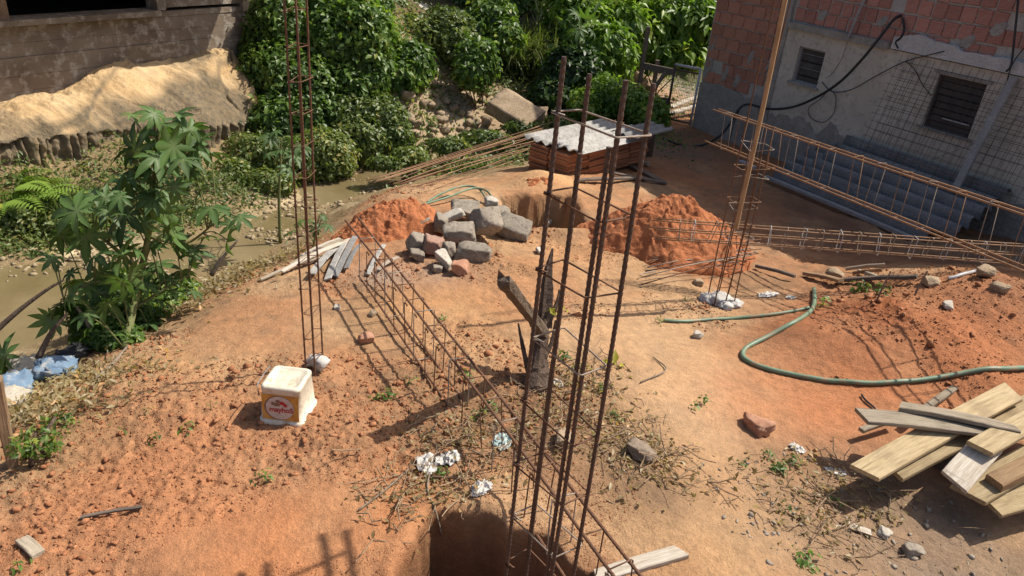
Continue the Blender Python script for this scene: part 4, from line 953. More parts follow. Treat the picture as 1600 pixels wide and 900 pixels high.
# ---- tree stump
sb = G(838, 598); sw = depth(sb)
stump = empty('tree_stump', sb, 'broken dead tree stump with two jagged limbs behind the near column', 'tree stump')
def limb(pix, rad_, name, mat, seed, parent, n=10, jag=False, ws=None):
    P = spline([atw(p[0], p[1], (sw if ws is None else ws) + (p[2] if len(p) > 2 else 0)) for p in pix], 7); R_ = np.interp(np.linspace(0, 1, len(P)), np.linspace(0, 1, len(rad_)), rad_)
    mb = MB().tube(P, list(R_), n); V = np.array(mb.v); r = np.random.default_rng(seed)
    ang = np.tile(np.arange(n), len(P)); axv = r.normal(0, .2, n)
    ctr = np.repeat(np.array(P), n, 0); rv = V[:len(ctr)] - ctr
    V[:len(ctr)] = ctr + rv * (1 + axv[ang] + r.normal(0, .06, len(ctr)))[:, None]
    if jag: V[-n:] += np.outer(r.uniform(-.02, .06, n), unit(P[-1] - P[-2]))
    mb.v = [tuple(v) for v in V]; return mb.build(name, mat, parent, False)
limb([(838,606),(842,560),(847,500)], [.10, .052, .044], 'trunk', 'bark', 1, stump, 12)
limb([(850,520),(822,482,-.4),(790,440,-.8)], [.04, .036, .042], 'limb', 'broken_wood', 2, stump, 12, True)
limb([(848,512),(852,460),(855,425),(863,388)], [.042, .036, .024, .005], 'limb', 'bark', 3, stump, 10)
limb([(830,600),(818,545),(810,505)], [.018, .014, .006], 'shoot', 'bark', 4, stump, 6)
limb([(860,500),(872,470),(874,452)], [.02, .014, .006], 'shoot', 'bark', 5, stump, 6)
limb([(846,560),(860,540),(868,500)], [.02, .012, .005], 'shoot', 'bark', 6, stump, 6)

# ---- leaves
def leaf_cloud(P, nrm, size, seed, fold=.12, width=.55, jitter=.5, droop=.3):
    """P (n,3) bases, nrm (n,3) face normals, size (n,) -> V, F, tint"""
    r = np.random.default_rng(seed); n = len(P)
    nv = nrm + r.normal(0, jitter, (n, 3)); nv /= np.linalg.norm(nv, axis=1, keepdims=True)
    t_ = r.normal(0, 1, (n, 3)); t_[:, 2] -= droop * 2; t_ -= nv * (t_ * nv).sum(1, keepdims=True); t_ /= np.linalg.norm(t_, axis=1, keepdims=True)
    b_ = np.cross(nv, t_); s = size[:, None]
    tm = [(0, 0, 0), (.45, width / 2, fold), (.45, -width / 2, fold), (.5, 0, 0), (1, 0, -.12)]
    V = np.stack([P + s * (t_ * a + b_ * c + nv * d) for a, c, d in tm], 1).reshape(-1, 3)
    F0 = np.array([(0, 3, 1), (0, 2, 3), (1, 3, 4), (3, 2, 4)]); F = (F0[None] + (np.arange(n) * 5)[:, None, None]).reshape(-1, 3)
    tint = np.repeat(np.clip(r.normal(.45, .22, n) + .45 * fbm(P[:, 0] + P[:, 2], P[:, 1] + P[:, 2] * .7, .45, 3, seed), 0, 1), 5); return V, F, tint
def blob_pts(blobs, n, seed, inner=.25):
    """blobs: (px,py,rx_px,ry_px,rh) or world; returns points + outward normals"""
    r = np.random.default_rng(seed); out, nn = [], []; ar = np.array([b_[2] * b_[3] for b_ in blobs], float); ar /= ar.sum()
    for (px, py, rx, ry, rh), a in zip(blobs, ar):
        c = atr(px, py, rh); w_ = depth(c); X_, Y_ = rx * w_ / FPX, ry * w_ / FPX; k = max(8, int(n * a))
        d = r.normal(size=(k, 3)); d /= np.linalg.norm(d, axis=1, keepdims=True)
        rr = np.where(r.random(k) < inner, r.uniform(.4, .9, k), r.uniform(.82, 1.06, k)) * (1 + .22 * fbm(d[:, 0] * 2.2 + px * .1, d[:, 1] * 2.2 + d[:, 2] * 1.7, .8, 3, seed + int(px)))
        p = c + d * rr[:, None] * np.array([X_, (X_ + Y_) / 2 * .8, Y_]); out.append(p); nn.append(d + [0, 0, .35])
    return np.concatenate(out), np.concatenate(nn)
def bush(name, label, cat, blobs, n, ls, mat, seed, group=None, width=.55, droop=.3, stems=6, jitter=.55, base=None, crown='crown', inner=.25):
    P, Nn = blob_pts(blobs, n, seed, inner); r = np.random.default_rng(seed + 1)
    b0 = blobs[0]; c = atr(b0[0], b0[1] + b0[3] * .9, b0[4]); c[2] = min(c[2], gz(c[0], c[1])) if base is None else base
    g = height(P[:, 0], P[:, 1], False); k = P[:, 2] > g - .03; P, Nn = P[k], Nn[k]
    V, F, ti = leaf_cloud(P, Nn, ls * r.uniform(.45, 1.4, len(P)), seed + 2, width=width, droop=droop, jitter=jitter)
    root = empty(name, c, label, cat, group)
    link(crown, tri_mesh(crown, V - c, F, False, {'tint': ('FLOAT', ti)}), mat, root)
    for s in range(stems):
        q = P[r.integers(len(P))]; mid = (c + q) / 2 + r.normal(0, .06, 3); MB().tube(spline([c + r.normal(0, .05, 3) * [1, 1, 0], mid, q], 4), [.014, .013, .012, .011, .010, .008, .007, .006, .005], 5).build('stem', 'bark', root, True)
    return root
GB = 'bushes on the far bank'
bush('creeper_bush', 'tall creeper bush hanging down the bank beside the concrete building', 'bush', [(432,45,46,62,11.6),(440,125,62,60,11.2),(470,190,58,55,10.8),(400,85,22,40,11.5),(500,150,35,60,11.0),(430,185,45,35,10.7)], 21000, .09, 'leaf', 1, GB)
bush('round_bush', 'large round leafy bush between the creeper and the rubble slope', 'bush', [(555,55,62,62,11.45),(570,105,45,50,11.3),(545,130,40,35,11.1),(590,60,35,40,11.8),(515,75,34,58,11.3),(515,15,34,34,11.9),(570,10,45,30,11.9)], 19000, .095, 'leaf', 2, GB)
bush('low_bush', 'low leafy bush at the top of the rubble slope', 'bush', [(642,105,36,36,11.8),(625,120,30,28,11.6)], 3600, .10, 'leaf', 3, GB)
bush('low_bush', 'small bright round bush above the fallen concrete slab', 'bush', [(746,98,31,40,12.2),(735,110,24,26,12.0)], 3400, .10, 'leaf', 4, GB)
bush('bank_bush', 'scrubby green bush spreading down the bank to the stream', 'bush', [(590,190,50,42,10.8),(560,215,46,36,10.5),(615,215,32,28,10.6),(540,185,40,40,10.8)], 9000, .07, 'cover', 5, GB)
bush('stream_bush', 'wide low bush along the stream under the rock face', 'bush', [(395,245,48,36,10.0),(450,250,44,36,9.8),(500,245,50,42,10.0),(360,275,36,28,9.6),(420,285,40,20,9.3),(530,245,28,36,10.1)], 11000, .065, 'cover', 6, GB)
bush('upper_bush', 'dull green shrub under the dark shed', 'bush', [(660,60,34,30,13.0),(700,45,42,32,13.2),(640,45,26,24,13.2),(720,75,34,28,12.8),(610,15,30,20,13.6)], 6000, .10, 'cover', 7, GB)
bush('upper_bush', 'pale leaved shrub beside the hanging grass clump', 'bush', [(770,30,40,34,13.6),(745,45,30,26,13.4),(790,60,28,28,13.2),(800,5,50,26,15.2),(740,0,45,22,15.0)], 6800, .11, 'leaf', 8, GB)
bush('broadleaf_shrub', 'bright broad leaved shrub behind the metal gate', 'shrub', [(1040,35,52,44,15.5),(1085,50,30,50,15.2),(1010,65,40,36,15.0),(1060,85,40,20,14.8)], 4200, .26, 'leaf_bright', 9, 'shrubs behind the gate', width=.36, droop=.7)
bush('broadleaf_shrub', 'tall yellow-green shrub between the grass clump and the gate', 'shrub', [(915,60,42,60,14.2),(950,90,42,52,13.8),(890,25,36,40,14.4),(970,40,40,44,14.6)], 5200, .19, 'leaf_bright', 10, 'shrubs behind the gate', width=.4, droop=.6)
bush('weedy_shrub', 'low weedy shrub growing in front of the metal gate', 'shrub', [(990,165,42,30,12.6),(950,150,38,32,12.6),(1020,180,28,22,12.4),(915,165,30,26,12.4)], 6500, .085, 'leaf_bright', 11, 'shrubs behind the gate')
bush('weedy_shrub', 'dark weedy shrub behind the fallen concrete slab', 'shrub', [(880,120,36,44,12.9),(860,150,30,28,12.6),(905,110,30,36,13.0)], 4800, .12, 'leaf_dark', 12, 'shrubs behind the gate')
bush('rock_foot_shrub', 'grassy weeds at the foot of the grooved rock', 'weeds', [(60,330,70,30,8.9),(130,320,50,26,8.9),(20,345,40,30,8.6),(100,350,40,20,8.4)], 6500, .07, 'cover', 13)
bush('bank_weed', 'dense weeds under the castor oil plant on the near bank', 'weeds', [(215,500,50,36,5.6),(180,530,46,26,5.2),(255,480,40,36,5.8),(150,505,36,36,5.6),(290,460,26,26,6.0),(200,460,55,45,6.0)], 8500, .060, 'leaf', 14, width=.4)
bush('bank_weed', 'straggling weeds along the stream below the loose rods', 'weeds', [(640,245,30,14,9.8),(700,228,34,12,10.2),(760,215,40,10,10.8),(820,200,36,12,11.2),(870,195,26,14,11.6),(600,255,26,10,9.6)], 4200, .07, 'cover', 15)
bush('bank_weed', 'thin weeds beside the wooden stake', 'weeds', [(60,690,34,22,3.75),(95,665,30,16,4.0),(30,700,20,16,3.7)], 380, .035, 'leaf', 16, stems=3)
for k, (px, py, rx, ry, rh, mt, lab) in enumerate([(1000,-40,80,60,19,'leaf_dark','dark tree crown behind the gate shrubs'),(860,-50,80,60,19,'leaf_dark','dark tree behind the hanging grass clump'),(1090,-30,50,50,20,'leaf','tree rising beside the brick house corner')]):
    tr = bush('background_tree', lab, 'tree', [(px,py,rx,ry,rh),(px+30,py+30,rx*.6,ry*.7,rh-.5),(px-35,py+25,rx*.6,ry*.7,rh-.3)], 6500, .22, mt, 30 + k, 'trees behind the plot', stems=5)
    c = np.array(tr.location); top = atr(px, py, rh); MB().tube(spline([c - UP * .2, (c + top) / 2 + [.1, 0, 0], top], 5), list(np.linspace(.13, .04, 11)), 8).build('trunk', 'bark', tr, True)
# hanging grass clump
def blades(c, n, L_, spread, seed, mat, name, label, cat, wd=.02, out=1.0, group=None, part='blades'):
    r = np.random.default_rng(seed); a = r.uniform(0, 2 * math.pi, n); l = L_ * r.uniform(.55, 1.15, n); k = r.uniform(.15, 1.0, n) * out; V = []; sg = 6
    bx = c[0] + r.normal(0, spread, n); by = c[1] + r.normal(0, spread, n); dirx, diry = np.cos(a), np.sin(a); rows = []
    for s in range(sg + 1):
        q = s / sg; hx = l * k * (q ** 1.3) * .8; hz = l * (q - k * .75 * q * q * q) * .9
        ww = wd * (1 - q ** 1.6) + .001
        px, py, pz = bx + dirx * hx, by + diry * hx, c[2] + hz
        rows += [np.stack([px - diry * ww / 2, py + dirx * ww / 2, pz], 1), np.stack([px + diry * ww / 2, py - dirx * ww / 2, pz], 1)]
    V = np.stack(rows, 1).reshape(-1, 3); m_ = 2 * (sg + 1)
    F0 = np.array([(2*s, 2*s+1, 2*s+3, 2*s+2) for s in range(sg)]); F = (F0[None] + (np.arange(n) * m_)[:, None, None]).reshape(-1, 4)
    ti = np.repeat(np.clip(r.normal(.5, .25, n), 0, 1), m_); root = empty(name, c, label, cat, group)
    link(part, tri_mesh(part, V - np.array(c), F, True, {'tint': ('FLOAT', ti)}), mat, root); return root
for k, (px, py, rh, n, L_, sp, lab) in enumerate([(820,78,13.9,1500,1.15,.22,'tall hanging grass clump above the fallen slab'),(860,60,14.4,900,1.1,.18,'hanging grass clump beside the yellow-green shrub')]):
    c = atr(px, py + 22, rh); c[2] -= .1; blades(c, n, L_, sp, 50 + k, 'grass_leaf', 'grass_clump', lab, 'grass', .03, 1.15, 'hanging grass clumps')
for k, (px, py, L_, lab) in enumerate([(105,330,.5,'arching grass tuft beside the ferns'),(135,355,.42,'grass tuft at the edge of the stream mud')]):
    c = G(px, py); blades(c, 320, L_, .12, 60 + k, 'grass_leaf', 'grass_tuft', lab, 'grass', .014, 1.2)
# ferns
def fern(c, n, L_, seed, label):
    r = np.random.default_rng(seed); root = empty('fern', c, label, 'fern', 'ferns under the rock')
    for f in range(n):
        a = r.uniform(0, 2 * math.pi); V = []; F = []; l = L_ * r.uniform(.7, 1.1); d = np.array([math.cos(a), math.sin(a), 0]); s = np.array([-d[1], d[0], 0]); m_ = 16
        for i in range(m_):
            q = (i + 1) / m_; p = d * l * q * .9 + UP * (l * (.9 * q - .8 * q * q)); wl = l * .26 * math.sin(math.pi * min(1, q * .92 + .08)) + .01
            for sg in (-1, 1):
                b0 = len(V); V += [p, p + s * sg * wl * .5 + d * .03 * l + UP * .01, p + s * sg * wl + d * .07 * l - UP * wl * .2, p + s * sg * wl * .5 + d * .075 * l]
                F.append((b0, b0 + 1, b0 + 2, b0 + 3))
        me = tri_mesh('frond', np.array(V), np.array(F), False, {'tint': ('FLOAT', np.full(len(V), r.uniform(.4, 1)))}); link('frond', me, 'leaf_bright', root)
for k, (px, py, lab) in enumerate([(22,300,'large bright fern under the grooved rock'),(55,312,'second fern, next to the arching grass tuft'),(5,325,'fern cut off by the frame edge below the rock')]):
    fern(G(px, py), 9, .55, 70 + k, lab)

# ---- castor oil plants (every leaf its own part)
def castor_leaf(seed, lobes=8):
    r = np.random.default_rng(seed); V = [(0, 0, 0)]; F = []; T = [.9]
    for k in range(lobes):
        a = math.radians(-150 + 300 * k / (lobes - 1)); l = (.55 + .45 * math.cos(a * .55)) * r.uniform(.9, 1.08) * .5
        d = np.array([math.cos(a), math.sin(a), 0]); s = np.array([-d[1], d[0], 0]); dr = -.22 - .28 * r.random()
        def pt(q, y, z=0): return tuple(d * l * q + s * l * y + np.array([0, 0, dr * l * q * q + z * l]))
        b0 = len(V); V += [pt(.28, .13, .05), pt(.28, -.13, .05), pt(.30, 0), pt(.60, .165, .06), pt(.60, -.165, .06), pt(.63, 0), pt(.83, .085, .02), pt(.83, -.085, .02), pt(1.0, 0, -.04)]
        T += [.05, .05, .55, 0, 0, .45, 0, 0, .2]
        F += [(0, b0+2, b0), (0, b0+1, b0+2), (b0, b0+2, b0+5), (b0, b0+5, b0+3), (b0+1, b0+5, b0+2), (b0+1, b0+4, b0+5), (b0+3, b0+5, b0+8), (b0+3, b0+8, b0+6), (b0+4, b0+8, b0+5), (b0+4, b0+7, b0+8)]
        if k: F.append((0, b0 + 1, pb))
        pb = b0
    return tri_mesh('leaf', np.array(V), np.array(F), False, {'tint': ('FLOAT', np.array(T))})
CL = [castor_leaf(i, 7 + i % 3) for i in range(5)]
for q in CL: q.materials.append(M['castor_leaf'])
def castor(label, base, stems, leaves, seed, rh, group='castor oil plants'):
    """stems: list of pixel paths; leaves: (px,py,size_m)"""
    r = np.random.default_rng(seed); root = empty('castor_oil_plant', base, label, 'plant', group); rl = np.array(root.location); SP = []
    for path, r0 in stems:
        P = spline([base if p is None else atr(p[0], p[1], rh + (p[2] if len(p) > 2 else 0)) for p in path], 6); SP += P
        MB().tube(P, list(np.linspace(r0, r0 * .35, len(P))), 7).build('stem', 'stem_green', root, True)
    SPa = np.array(SP); pet = MB()
    for px, py, sz in leaves:
        c = atr(px, py, rh + r.normal(0, .22)); q = SPa[np.argmin(np.linalg.norm(SPa - c + [0, 0, .25], axis=1))]
        out = unit((c - q) * [1, 1, .3] + r.normal(0, .15, 3)); nv = unit(UP * r.uniform(.35, 1.0) + out * .5 + r.normal(0, .42, 3)); x = unit(out - nv * (out @ nv)); y = np.cross(nv, x)
        o = bpy.data.objects.new('leaf', CL[r.integers(5)]); C.objects.link(o); o.parent = root; s = sz * r.uniform(.6, 1.25) * 1.15; p = c - rl
        o.matrix_basis = Matrix(((x[0]*s, y[0]*s, nv[0]*s, p[0]), (x[1]*s, y[1]*s, nv[1]*s, p[1]), (x[2]*s, y[2]*s, nv[2]*s, p[2]), (0, 0, 0, 1)))
        pet.tube(spline([q, (q + c) / 2 + UP * .04, c], 3), .0045, 5)
    pet.build('leaf_stalks', 'stem_green', root, True)
cb = G(195, 545); crh = math.hypot(cb[0], cb[1]) + .35
rL = np.random.default_rng(5); LV = [(205,180,.30),(240,178,.32),(275,185,.34),(300,200,.34),(225,205,.32),(260,215,.36),(310,225,.34),(330,240,.28),(215,235,.34),(245,245,.38),(285,250,.34),(205,265,.34),(235,280,.36),(275,285,.32),(300,265,.3),
 (145,305,.30),(120,330,.38),(165,330,.34),(200,335,.40),(95,365,.34),(135,370,.36),(180,365,.36),(225,350,.3),(255,330,.3),(150,400,.36),(195,395,.34),(235,385,.34),(275,380,.34),(300,395,.32),(245,415,.36),(285,425,.30),(320,370,.28),(345,335,.28),(360,350,.28),(330,325,.3),(355,375,.26),(375,340,.22),
 (115,440,.34),(150,445,.34),(190,440,.34),(225,445,.3),(95,480,.34),(130,490,.3),(170,475,.3),(205,480,.3),(80,500,.28),(275,455,.28),(300,455,.24),(250,470,.26),(110,525,.24),(180,510,.26),(230,505,.26)]
LV += [(rL.uniform(110, 300), rL.uniform(300, 470), rL.uniform(.2, .3)) for _ in range(22)] + [(rL.uniform(190, 320), rL.uniform(185, 300), rL.uniform(.2, .32)) for _ in range(14)] + [(rL.uniform(80, 230), rL.uniform(400, 530), rL.uniform(.18, .28)) for _ in range(14)]
castor('large castor oil plant with star shaped leaves on the near stream bank', cb, [([None,(215,450),(235,350),(245,250),(250,185)], .03), ([(225,430),(170,380),(125,345)], .018), ([(215,460),(150,440),(100,470)], .016), ([(235,370),(290,380),(340,345)], .016), ([(240,290),(290,240),(320,230)], .014), ([(212,480),(260,450),(295,430)], .014)], LV, 1, crh)
b2 = G(438, 380); castor('young castor oil plant with a slim bare stem in the stream bed', b2, [([None,(436,310),(438,260),(440,215)], .02)], [(425,215,.26),(455,220,.28),(440,235,.3),(460,245,.26),(420,240,.26),(450,262,.26),(432,205,.22),(468,228,.22)], 2, math.hypot(b2[0], b2[1]))
b3 = G(648, 262); castor('small castor oil seedling on the bank below the rubble slope', b3, [([None,(648,240),(650,225)], .012)], [(640,232,.26),(655,230,.26),(648,243,.26),(662,240,.22),(635,242,.22)], 3, math.hypot(b3[0], b3[1]))
b4 = G(490, 385); castor('small castor oil seedling hidden behind the slim rebar column', b4, [([None,(495,355),(500,335)], .012)], [(480,345,.18),(505,340,.18),(495,358,.18),(512,352,.15),(465,350,.16),(455,362,.16),(500,370,.16)], 4, math.hypot(b4[0], b4[1]))
b5 = G(0, 600); castor('castor oil leaves reaching in beside the old sacks', b5, [([None,(15,580),(25,570)], .012)], [(8,555,.22),(28,580,.24),(5,585,.22),(18,600,.2)], 5, math.hypot(b5[0], b5[1]) - .1)
b6 = G(850, 170); castor('castor oil seedling beside the fallen concrete slab', b6, [([None,(855,150),(858,138)], .014)], [(845,145,.3),(862,140,.3),(855,158,.3),(870,152,.28),(850,130,.26)], 6, math.hypot(b6[0], b6[1]))
b7 = atr(905, 60, 13.2); castor('pale castor oil plant among the yellow-green shrub', b7 - UP * .6, [([(905,90),(905,40)], .02)], [(885,30,.4),(900,22,.42),(918,28,.4),(905,45,.42),(890,50,.36),(925,48,.36),(910,62,.34)], 7, 13.2)
# dead leaning stems by the sacks
for k, (pp, lab) in enumerate([([(-10,520),(30,485),(70,455),(100,437)], 'dark leaning dead stem over the stream water'),([(60,560),(80,520),(105,490)], 'dark dead stem beside the sacks'),([(150,530),(135,500),(120,480)], 'pale broken stalk in the bank weeds'),([(330,430),(350,400),(372,375)], 'pale dry stalk beside the large castor oil plant'),([(150,600),(175,575),(200,545)], 'long dry root lying on the dirt edge')]):
    rh = [5.9, 5.0, 5.3, 6.2, None][k]; P = spline([G(*p, .02) if rh is None else atr(p[0], p[1], rh) for p in pp], 6)
    tag(MB().tube(P, list(np.linspace(.022, .008, len(P))), 7).build('dead_stem', ['bark', 'bark', 'deadwood', 'deadwood', 'deadwood'][k], None, True), lab, 'dead stem')

# ---- rubble slope, fallen slab
fs = atr(800, 175, 11.7)
lump('concrete_slab', atr(803, 193, 11.5) - UP * .06, .40, .24, .11, 11, 'stone', 'large fallen concrete slab resting on the rubble slope', 'slab', boxy=.2, yaw=-.75, tilt=.35, roll=.32, cuts=2, amp=.15, sink=.1)
rS = np.random.default_rng(77)
for k in range(70):
    px, py = rS.uniform(635, 765), rS.uniform(115, 218)
    if px < 655 and py < 165: continue
    s = rS.uniform(.035, .10); lump('slope_stone', G(px, py), s * rS.uniform(.9, 1.5), s, s * .8, 800 + k, 'stone', 'pale stone in the rubble slope across the stream', 'stone', 'stones in the rubble slope', V_=ICO2, yaw=rS.uniform(0, 3), cuts=3)
for k, (px, py, s, lab, mt) in enumerate([(838,183,.16,'dark stone at the end of the fallen slab','stone'),(636,152,.13,'brown boulder at the top of the rubble slope','stone'),(357,118,.16,'pale boulder lodged beside the creeper bush','pale_stone'),
    (1180,668,.085,'red stone lying in the middle of the dirt path','red_stone'),(1090,527,.035,'small pale stone near the green hose','pale_stone'),(572,533,.05,'piece of broken red brick on the dirt','red_stone'),(582,492,.03,'small dark stone above the brick piece','stone'),(527,482,.025,'white pebble near the slim column','pale_stone'),
    (1305,432,.07,'pale boulder behind the leafy twigs by the hose','stone'),(1455,445,.06,'wide grey stone on the red dirt mound','stone'),(1540,432,.065,'broad weathered stone at the top of the red mound','stone'),(1480,480,.04,'small grey stone on the red mound slope','pale_stone'),(1560,455,.05,'flat stone below the broad weathered stone','stone'),
    (1090,445,.05,'grey stone beside the column footing','stone'),(1150,418,.05,'red clod beside the bent bars','red_stone'),(855,352,.045,'pale stone on the rim of the square hole','pale_stone'),(843,395,.04,'small stone between rubble and near column','pale_stone'),(1000,712,.06,'pale root lump beside the foundation pit','deadwood'),(1425,865,.05,'grey cement lump on the gravel','concrete'),(1380,835,.035,'small pale stone on the gravel','pale_stone'),
    (880,690,.05,'buried stone behind the near column','stone')]):
    lump('stone', G(px, py), s * 1.05, s * .8, s * .6, 900 + k, mt, lab, 'stone', yaw=k * .7, tilt=.2 * math.sin(k), cuts=12, sink=.35, boxy=.7, amp=.8)
plank(G(1325, 822, .01), G(1360, 836, .012), .05, .008, 'wood_pale', 'white broken tile piece on the gravel', 'tile piece', name='tile_piece', seed=33, warp=0)
# boards and sticks in the house shade
for k, (a, b_, wd, mt, lab) in enumerate([((1257,432),(1312,447),.06,'wood_old','short brown beam lying by the hose end'),((1310,443),(1430,441),.05,'wood_dark','flat dark board behind the hose end'),((1340,428),(1372,444),.03,'wood_grey','short grey stick on the dark board'),((1180,420),(1240,440),.025,'wood_dark','dark twig beside the plastic scrap'),((1320,425),(1380,422),.02,'wood_grey','thin lath in the house shade'),((1330,432),(1375,430),.015,'rusty_bright','rusty strip lying on the boards')]):
    plank(G(*a, .03), G(*b_, .05), wd, .03, mt, lab, 'stick' if wd < .04 else 'board', name='board' if wd > .04 else 'stick', seed=340 + k)
for k, (a, h_, lab) in enumerate([((1429,462), .22, 'thin upright twig on the red mound'),((1370,470), .26, 'thin upright twig beside the leafy sprouts')]):
    p = G(*a); tag(MB().tube([p, p + [.01, 0, h_ * .5], p + [.03, .0, h_]], [.009, .008, .006], 6).build('twig', 'deadwood', None), lab, 'twig')

# ---- things on and against the house
def hpath(pts, r, mat, label, name='cable', cat='cable', n=8, seg=8):
    P = spline([HP(*hpix(p[0], p[1], p[2]), 0) if False else (lambda s, z: HP(s, p[2], z))(*hpix(p[0], p[1], p[2])) for p in pts], n)
    return tag(MB().tube(P, r, seg).build(name, mat, None, True), label, cat)
hpath([(1408,24,.03),(1396,31,.12),(1375,58,.2),(1345,95,.25),(1310,130,.25),(1270,155,.22),(1235,168,.2),(1200,170,.2),(1170,163,.22),(1155,170,.3),(1143,190,.4),(1125,212,.55),(1100,226,.7),(1070,228,1.0),(1035,216,1.3)], .018, 'hose_black', 'thick black conduit hanging across the house front', 'conduit', 'conduit')
hpath([(1155,172,.3),(1148,190,.33),(1141,215,.35),(1135,240,.35)], .008, 'hose_black', 'thin black cable dropping from the conduit bend')
hpath([(1410,28,.05),(1413,45,.07),(1408,58,.08),(1400,66,.07),(1404,76,.07)], .014, 'hose_black', 'bundled black cables on the upper brickwork', 'cable_bundle')
hpath([(1284,128,.06),(1300,143,.06),(1330,140,.06),(1370,118,.06),(1415,96,.06),(1475,80,.09)], .006, 'hose_black', 'black wire running from the small window to the white band')
hpath([(1298,140,.06),(1306,152,.06),(1302,178,.06),(1285,191,.06),(1266,183,.06),(1264,168,.06),(1280,156,.06),(1290,146,.06)], .005, 'hose_black', 'loop of black wire on the plaster under the conduit')
hpath([(1325,62,.06),(1315,92,.06),(1300,115,.06),(1290,122,.06)], .003, 'hose_black', 'fine wire from the ledge to the small window')
hpath([(1415,95,.06),(1430,110,.06),(1440,130,.06),(1455,150,.06)], .005, 'hose_black', 'black wire hanging beside the large window')
hpath([(1395,265,.1),(1430,258,.1),(1480,240,.12),(1520,225,.12),(1600,180,.12)], .005, 'grey_post', 'grey wire sagging low across the plaster')
hpath([(1592,-10,.15),(1586,50,.15),(1580,100,.15),(1572,112,.15)], .012, 'hose_black', 'vertical black cables on the bricks above the large window')
hpath([(1604,70,.1),(1585,95,.1),(1575,120,.1),(1572,150,.12)], .006, 'hose_black', 'black wire slanting down from the vertical cables')
def hplank(a, b_, off, wd, th, mat, label, cat, name, oa=None):
    s0, z0 = hpix(*a, off); s1, z1 = hpix(*b_, off if oa is None else oa); return plank(HP(s0, off, z0), HP(s1, off if oa is None else oa, z1), wd, th, mat, label, cat, name=name, seed=int(a[0]))
hplank((1490,300), (1585,120), .42, .085, .04, 'grey_post', 'grey board leaning against the house wall beside the large window', 'board', 'leaning_board', .10)
hplank((1324,62), (1352,-4), .14, .03, .03, 'grey_post', 'thin grey pole leaning on the concrete ledge', 'pole', 'thin_pole', .08)
# welded mesh panels leaning on the wall
def mesh_panel(sA, sB, z0, z1, o0, o1, ns, nz, label, seed):
    r = np.random.default_rng(seed); root = empty('wire_mesh', HP((sA + sB) / 2, o0, z0), label, 'wire mesh', 'mesh panels on the wall')
    def pt(s, q): return HP(s + .05 * q, o0 + (o1 - o0) * q, z0 + (z1 - z0) * q)
    for k in range(ns):
        s = sA + (sB - sA) * k / (ns - 1); MB().tube([pt(s, -.0 - r.uniform(0, .02)), pt(s + r.normal(0, .006), 1.0 + r.uniform(0, .03))], .0024, 4).build('wire', 'rusty_dark', root)
    for k in range(nz):
        q = (k + .3) / nz; MB().tube([pt(sA - r.uniform(.01, .06), q), pt(sB + .03, q + r.normal(0, .004))], .0024, 4).build('wire', 'rusty_dark', root)
mesh_panel(3.42, 5.3, -.05, 1.46, .34, .06, 22, 16, 'large rusty wire mesh panel leaning over the large window', 1)
mesh_panel(3.55, 5.7, -.12, 1.36, .42, .09, 21, 14, 'second wire mesh panel leaning in front of the first one', 2)
# corrugated sheets stacked at the foot of the wall
for k, (s0, L_, o, z, ti, lab) in enumerate([(3.95, 2.3, .62, -.04, .36, 'dark corrugated roof sheet leaning low at the foot of the house wall'),(4.2, 2.2, .46, .10, .5, 'dark corrugated roof sheet behind the lowest one by the wall')]):
    yv = hn * math.cos(ti) - UP * math.sin(ti); zv = np.cross(hd_, yv); zv = zv if zv[2] > 0 else -zv
    corrugated('corrugated_sheet', L_, .96, .19, .07, .010, 'asbestos', lab, m4(hd_, np.cross(zv, hd_), zv, HP(s0, o, z)), peak=2.6)
plank(HP(2.75, 1.12, -.27), HP(5.0, 1.14, -.25), .06, .05, 'grey_post', 'long pale pipe length in front of the dark corrugated sheets', 'pipe', name='plastic_pipe', seed=5)
plank(HP(2.1, .95, -.27), HP(2.42, 1.0, -.26), .05, .04, 'galvanised', 'short pale pipe piece near the batten', 'pipe', name='plastic_pipe', seed=6)
# ---- gate and rails beside the house corner
gp = [at(1040, 190, -.4), at(1092, 206, -.4)]; gA = gp[0]; gB = HP(-.05, .02, 0); gB[2] = gA[2]; gd = unit((gB - gA) * [1, 1, 0])
gate = empty('metal_gate', gA, 'wire mesh metal gate beside the brick house corner', 'gate'); GL = np.linalg.norm((gB - gA)[:2]); GHt = .98
for k in (0, 1): MB().tube([gA + gd * GL * k, gA + gd * GL * k + UP * GHt], .022, 8).build('gate_post', 'rusty_dark' if k == 0 else 'galvanised', gate, True)
for z, mt, r_ in ((GHt, 'galvanised', .022), (GHt - .08, 'rusty_dark', .014), (.06, 'rusty_dark', .016)): MB().tube([gA + UP * z, gA + gd * GL + UP * z], r_, 8).build('gate_rail', mt, gate, True)
for k in range(15): MB().tube([gA + gd * GL * (k + .5) / 15 + UP * .06, gA + gd * GL * (k + .5) / 15 + UP * (GHt - .08)], .0025, 4).build('mesh_wire', 'steel_grey', gate)
for k in range(14): MB().tube([gA + UP * (.09 + k * .06), gA + gd * GL + UP * (.09 + k * .06)], .0025, 4).build('mesh_wire', 'steel_grey', gate)
rl = empty('timber_rail', at(1000, 185, -.4), 'dark timber post and rail fence end next to the metal gate', 'fence')
pA = at(996, 150, -.38); pA = gA - gd * .0 + (at(1000, 200, -.4) - gA) * 1.0
for p, h_ in ((at(992, 178, -.4), 1.5), (at(1014, 178, -.4), .95)): MB().box(p + UP * h_ / 2, (.06, .06, h_), rotm(.3)).build('fence_post', 'wood_dark', rl)
for a, b_, hh in ((at(992, 178, -.4), gA, .86), (at(985, 180, -.4), gA, .36)):
    a = a + UP * hh; b2_ = b_ + UP * (hh - .02); x, y, z = frame(UP, b2_ - a); MB().box((a + b2_) / 2, (np.linalg.norm(b2_ - a), .04, .11), np.array([x, y, z])).build('fence_rail', 'wood_dark', rl)
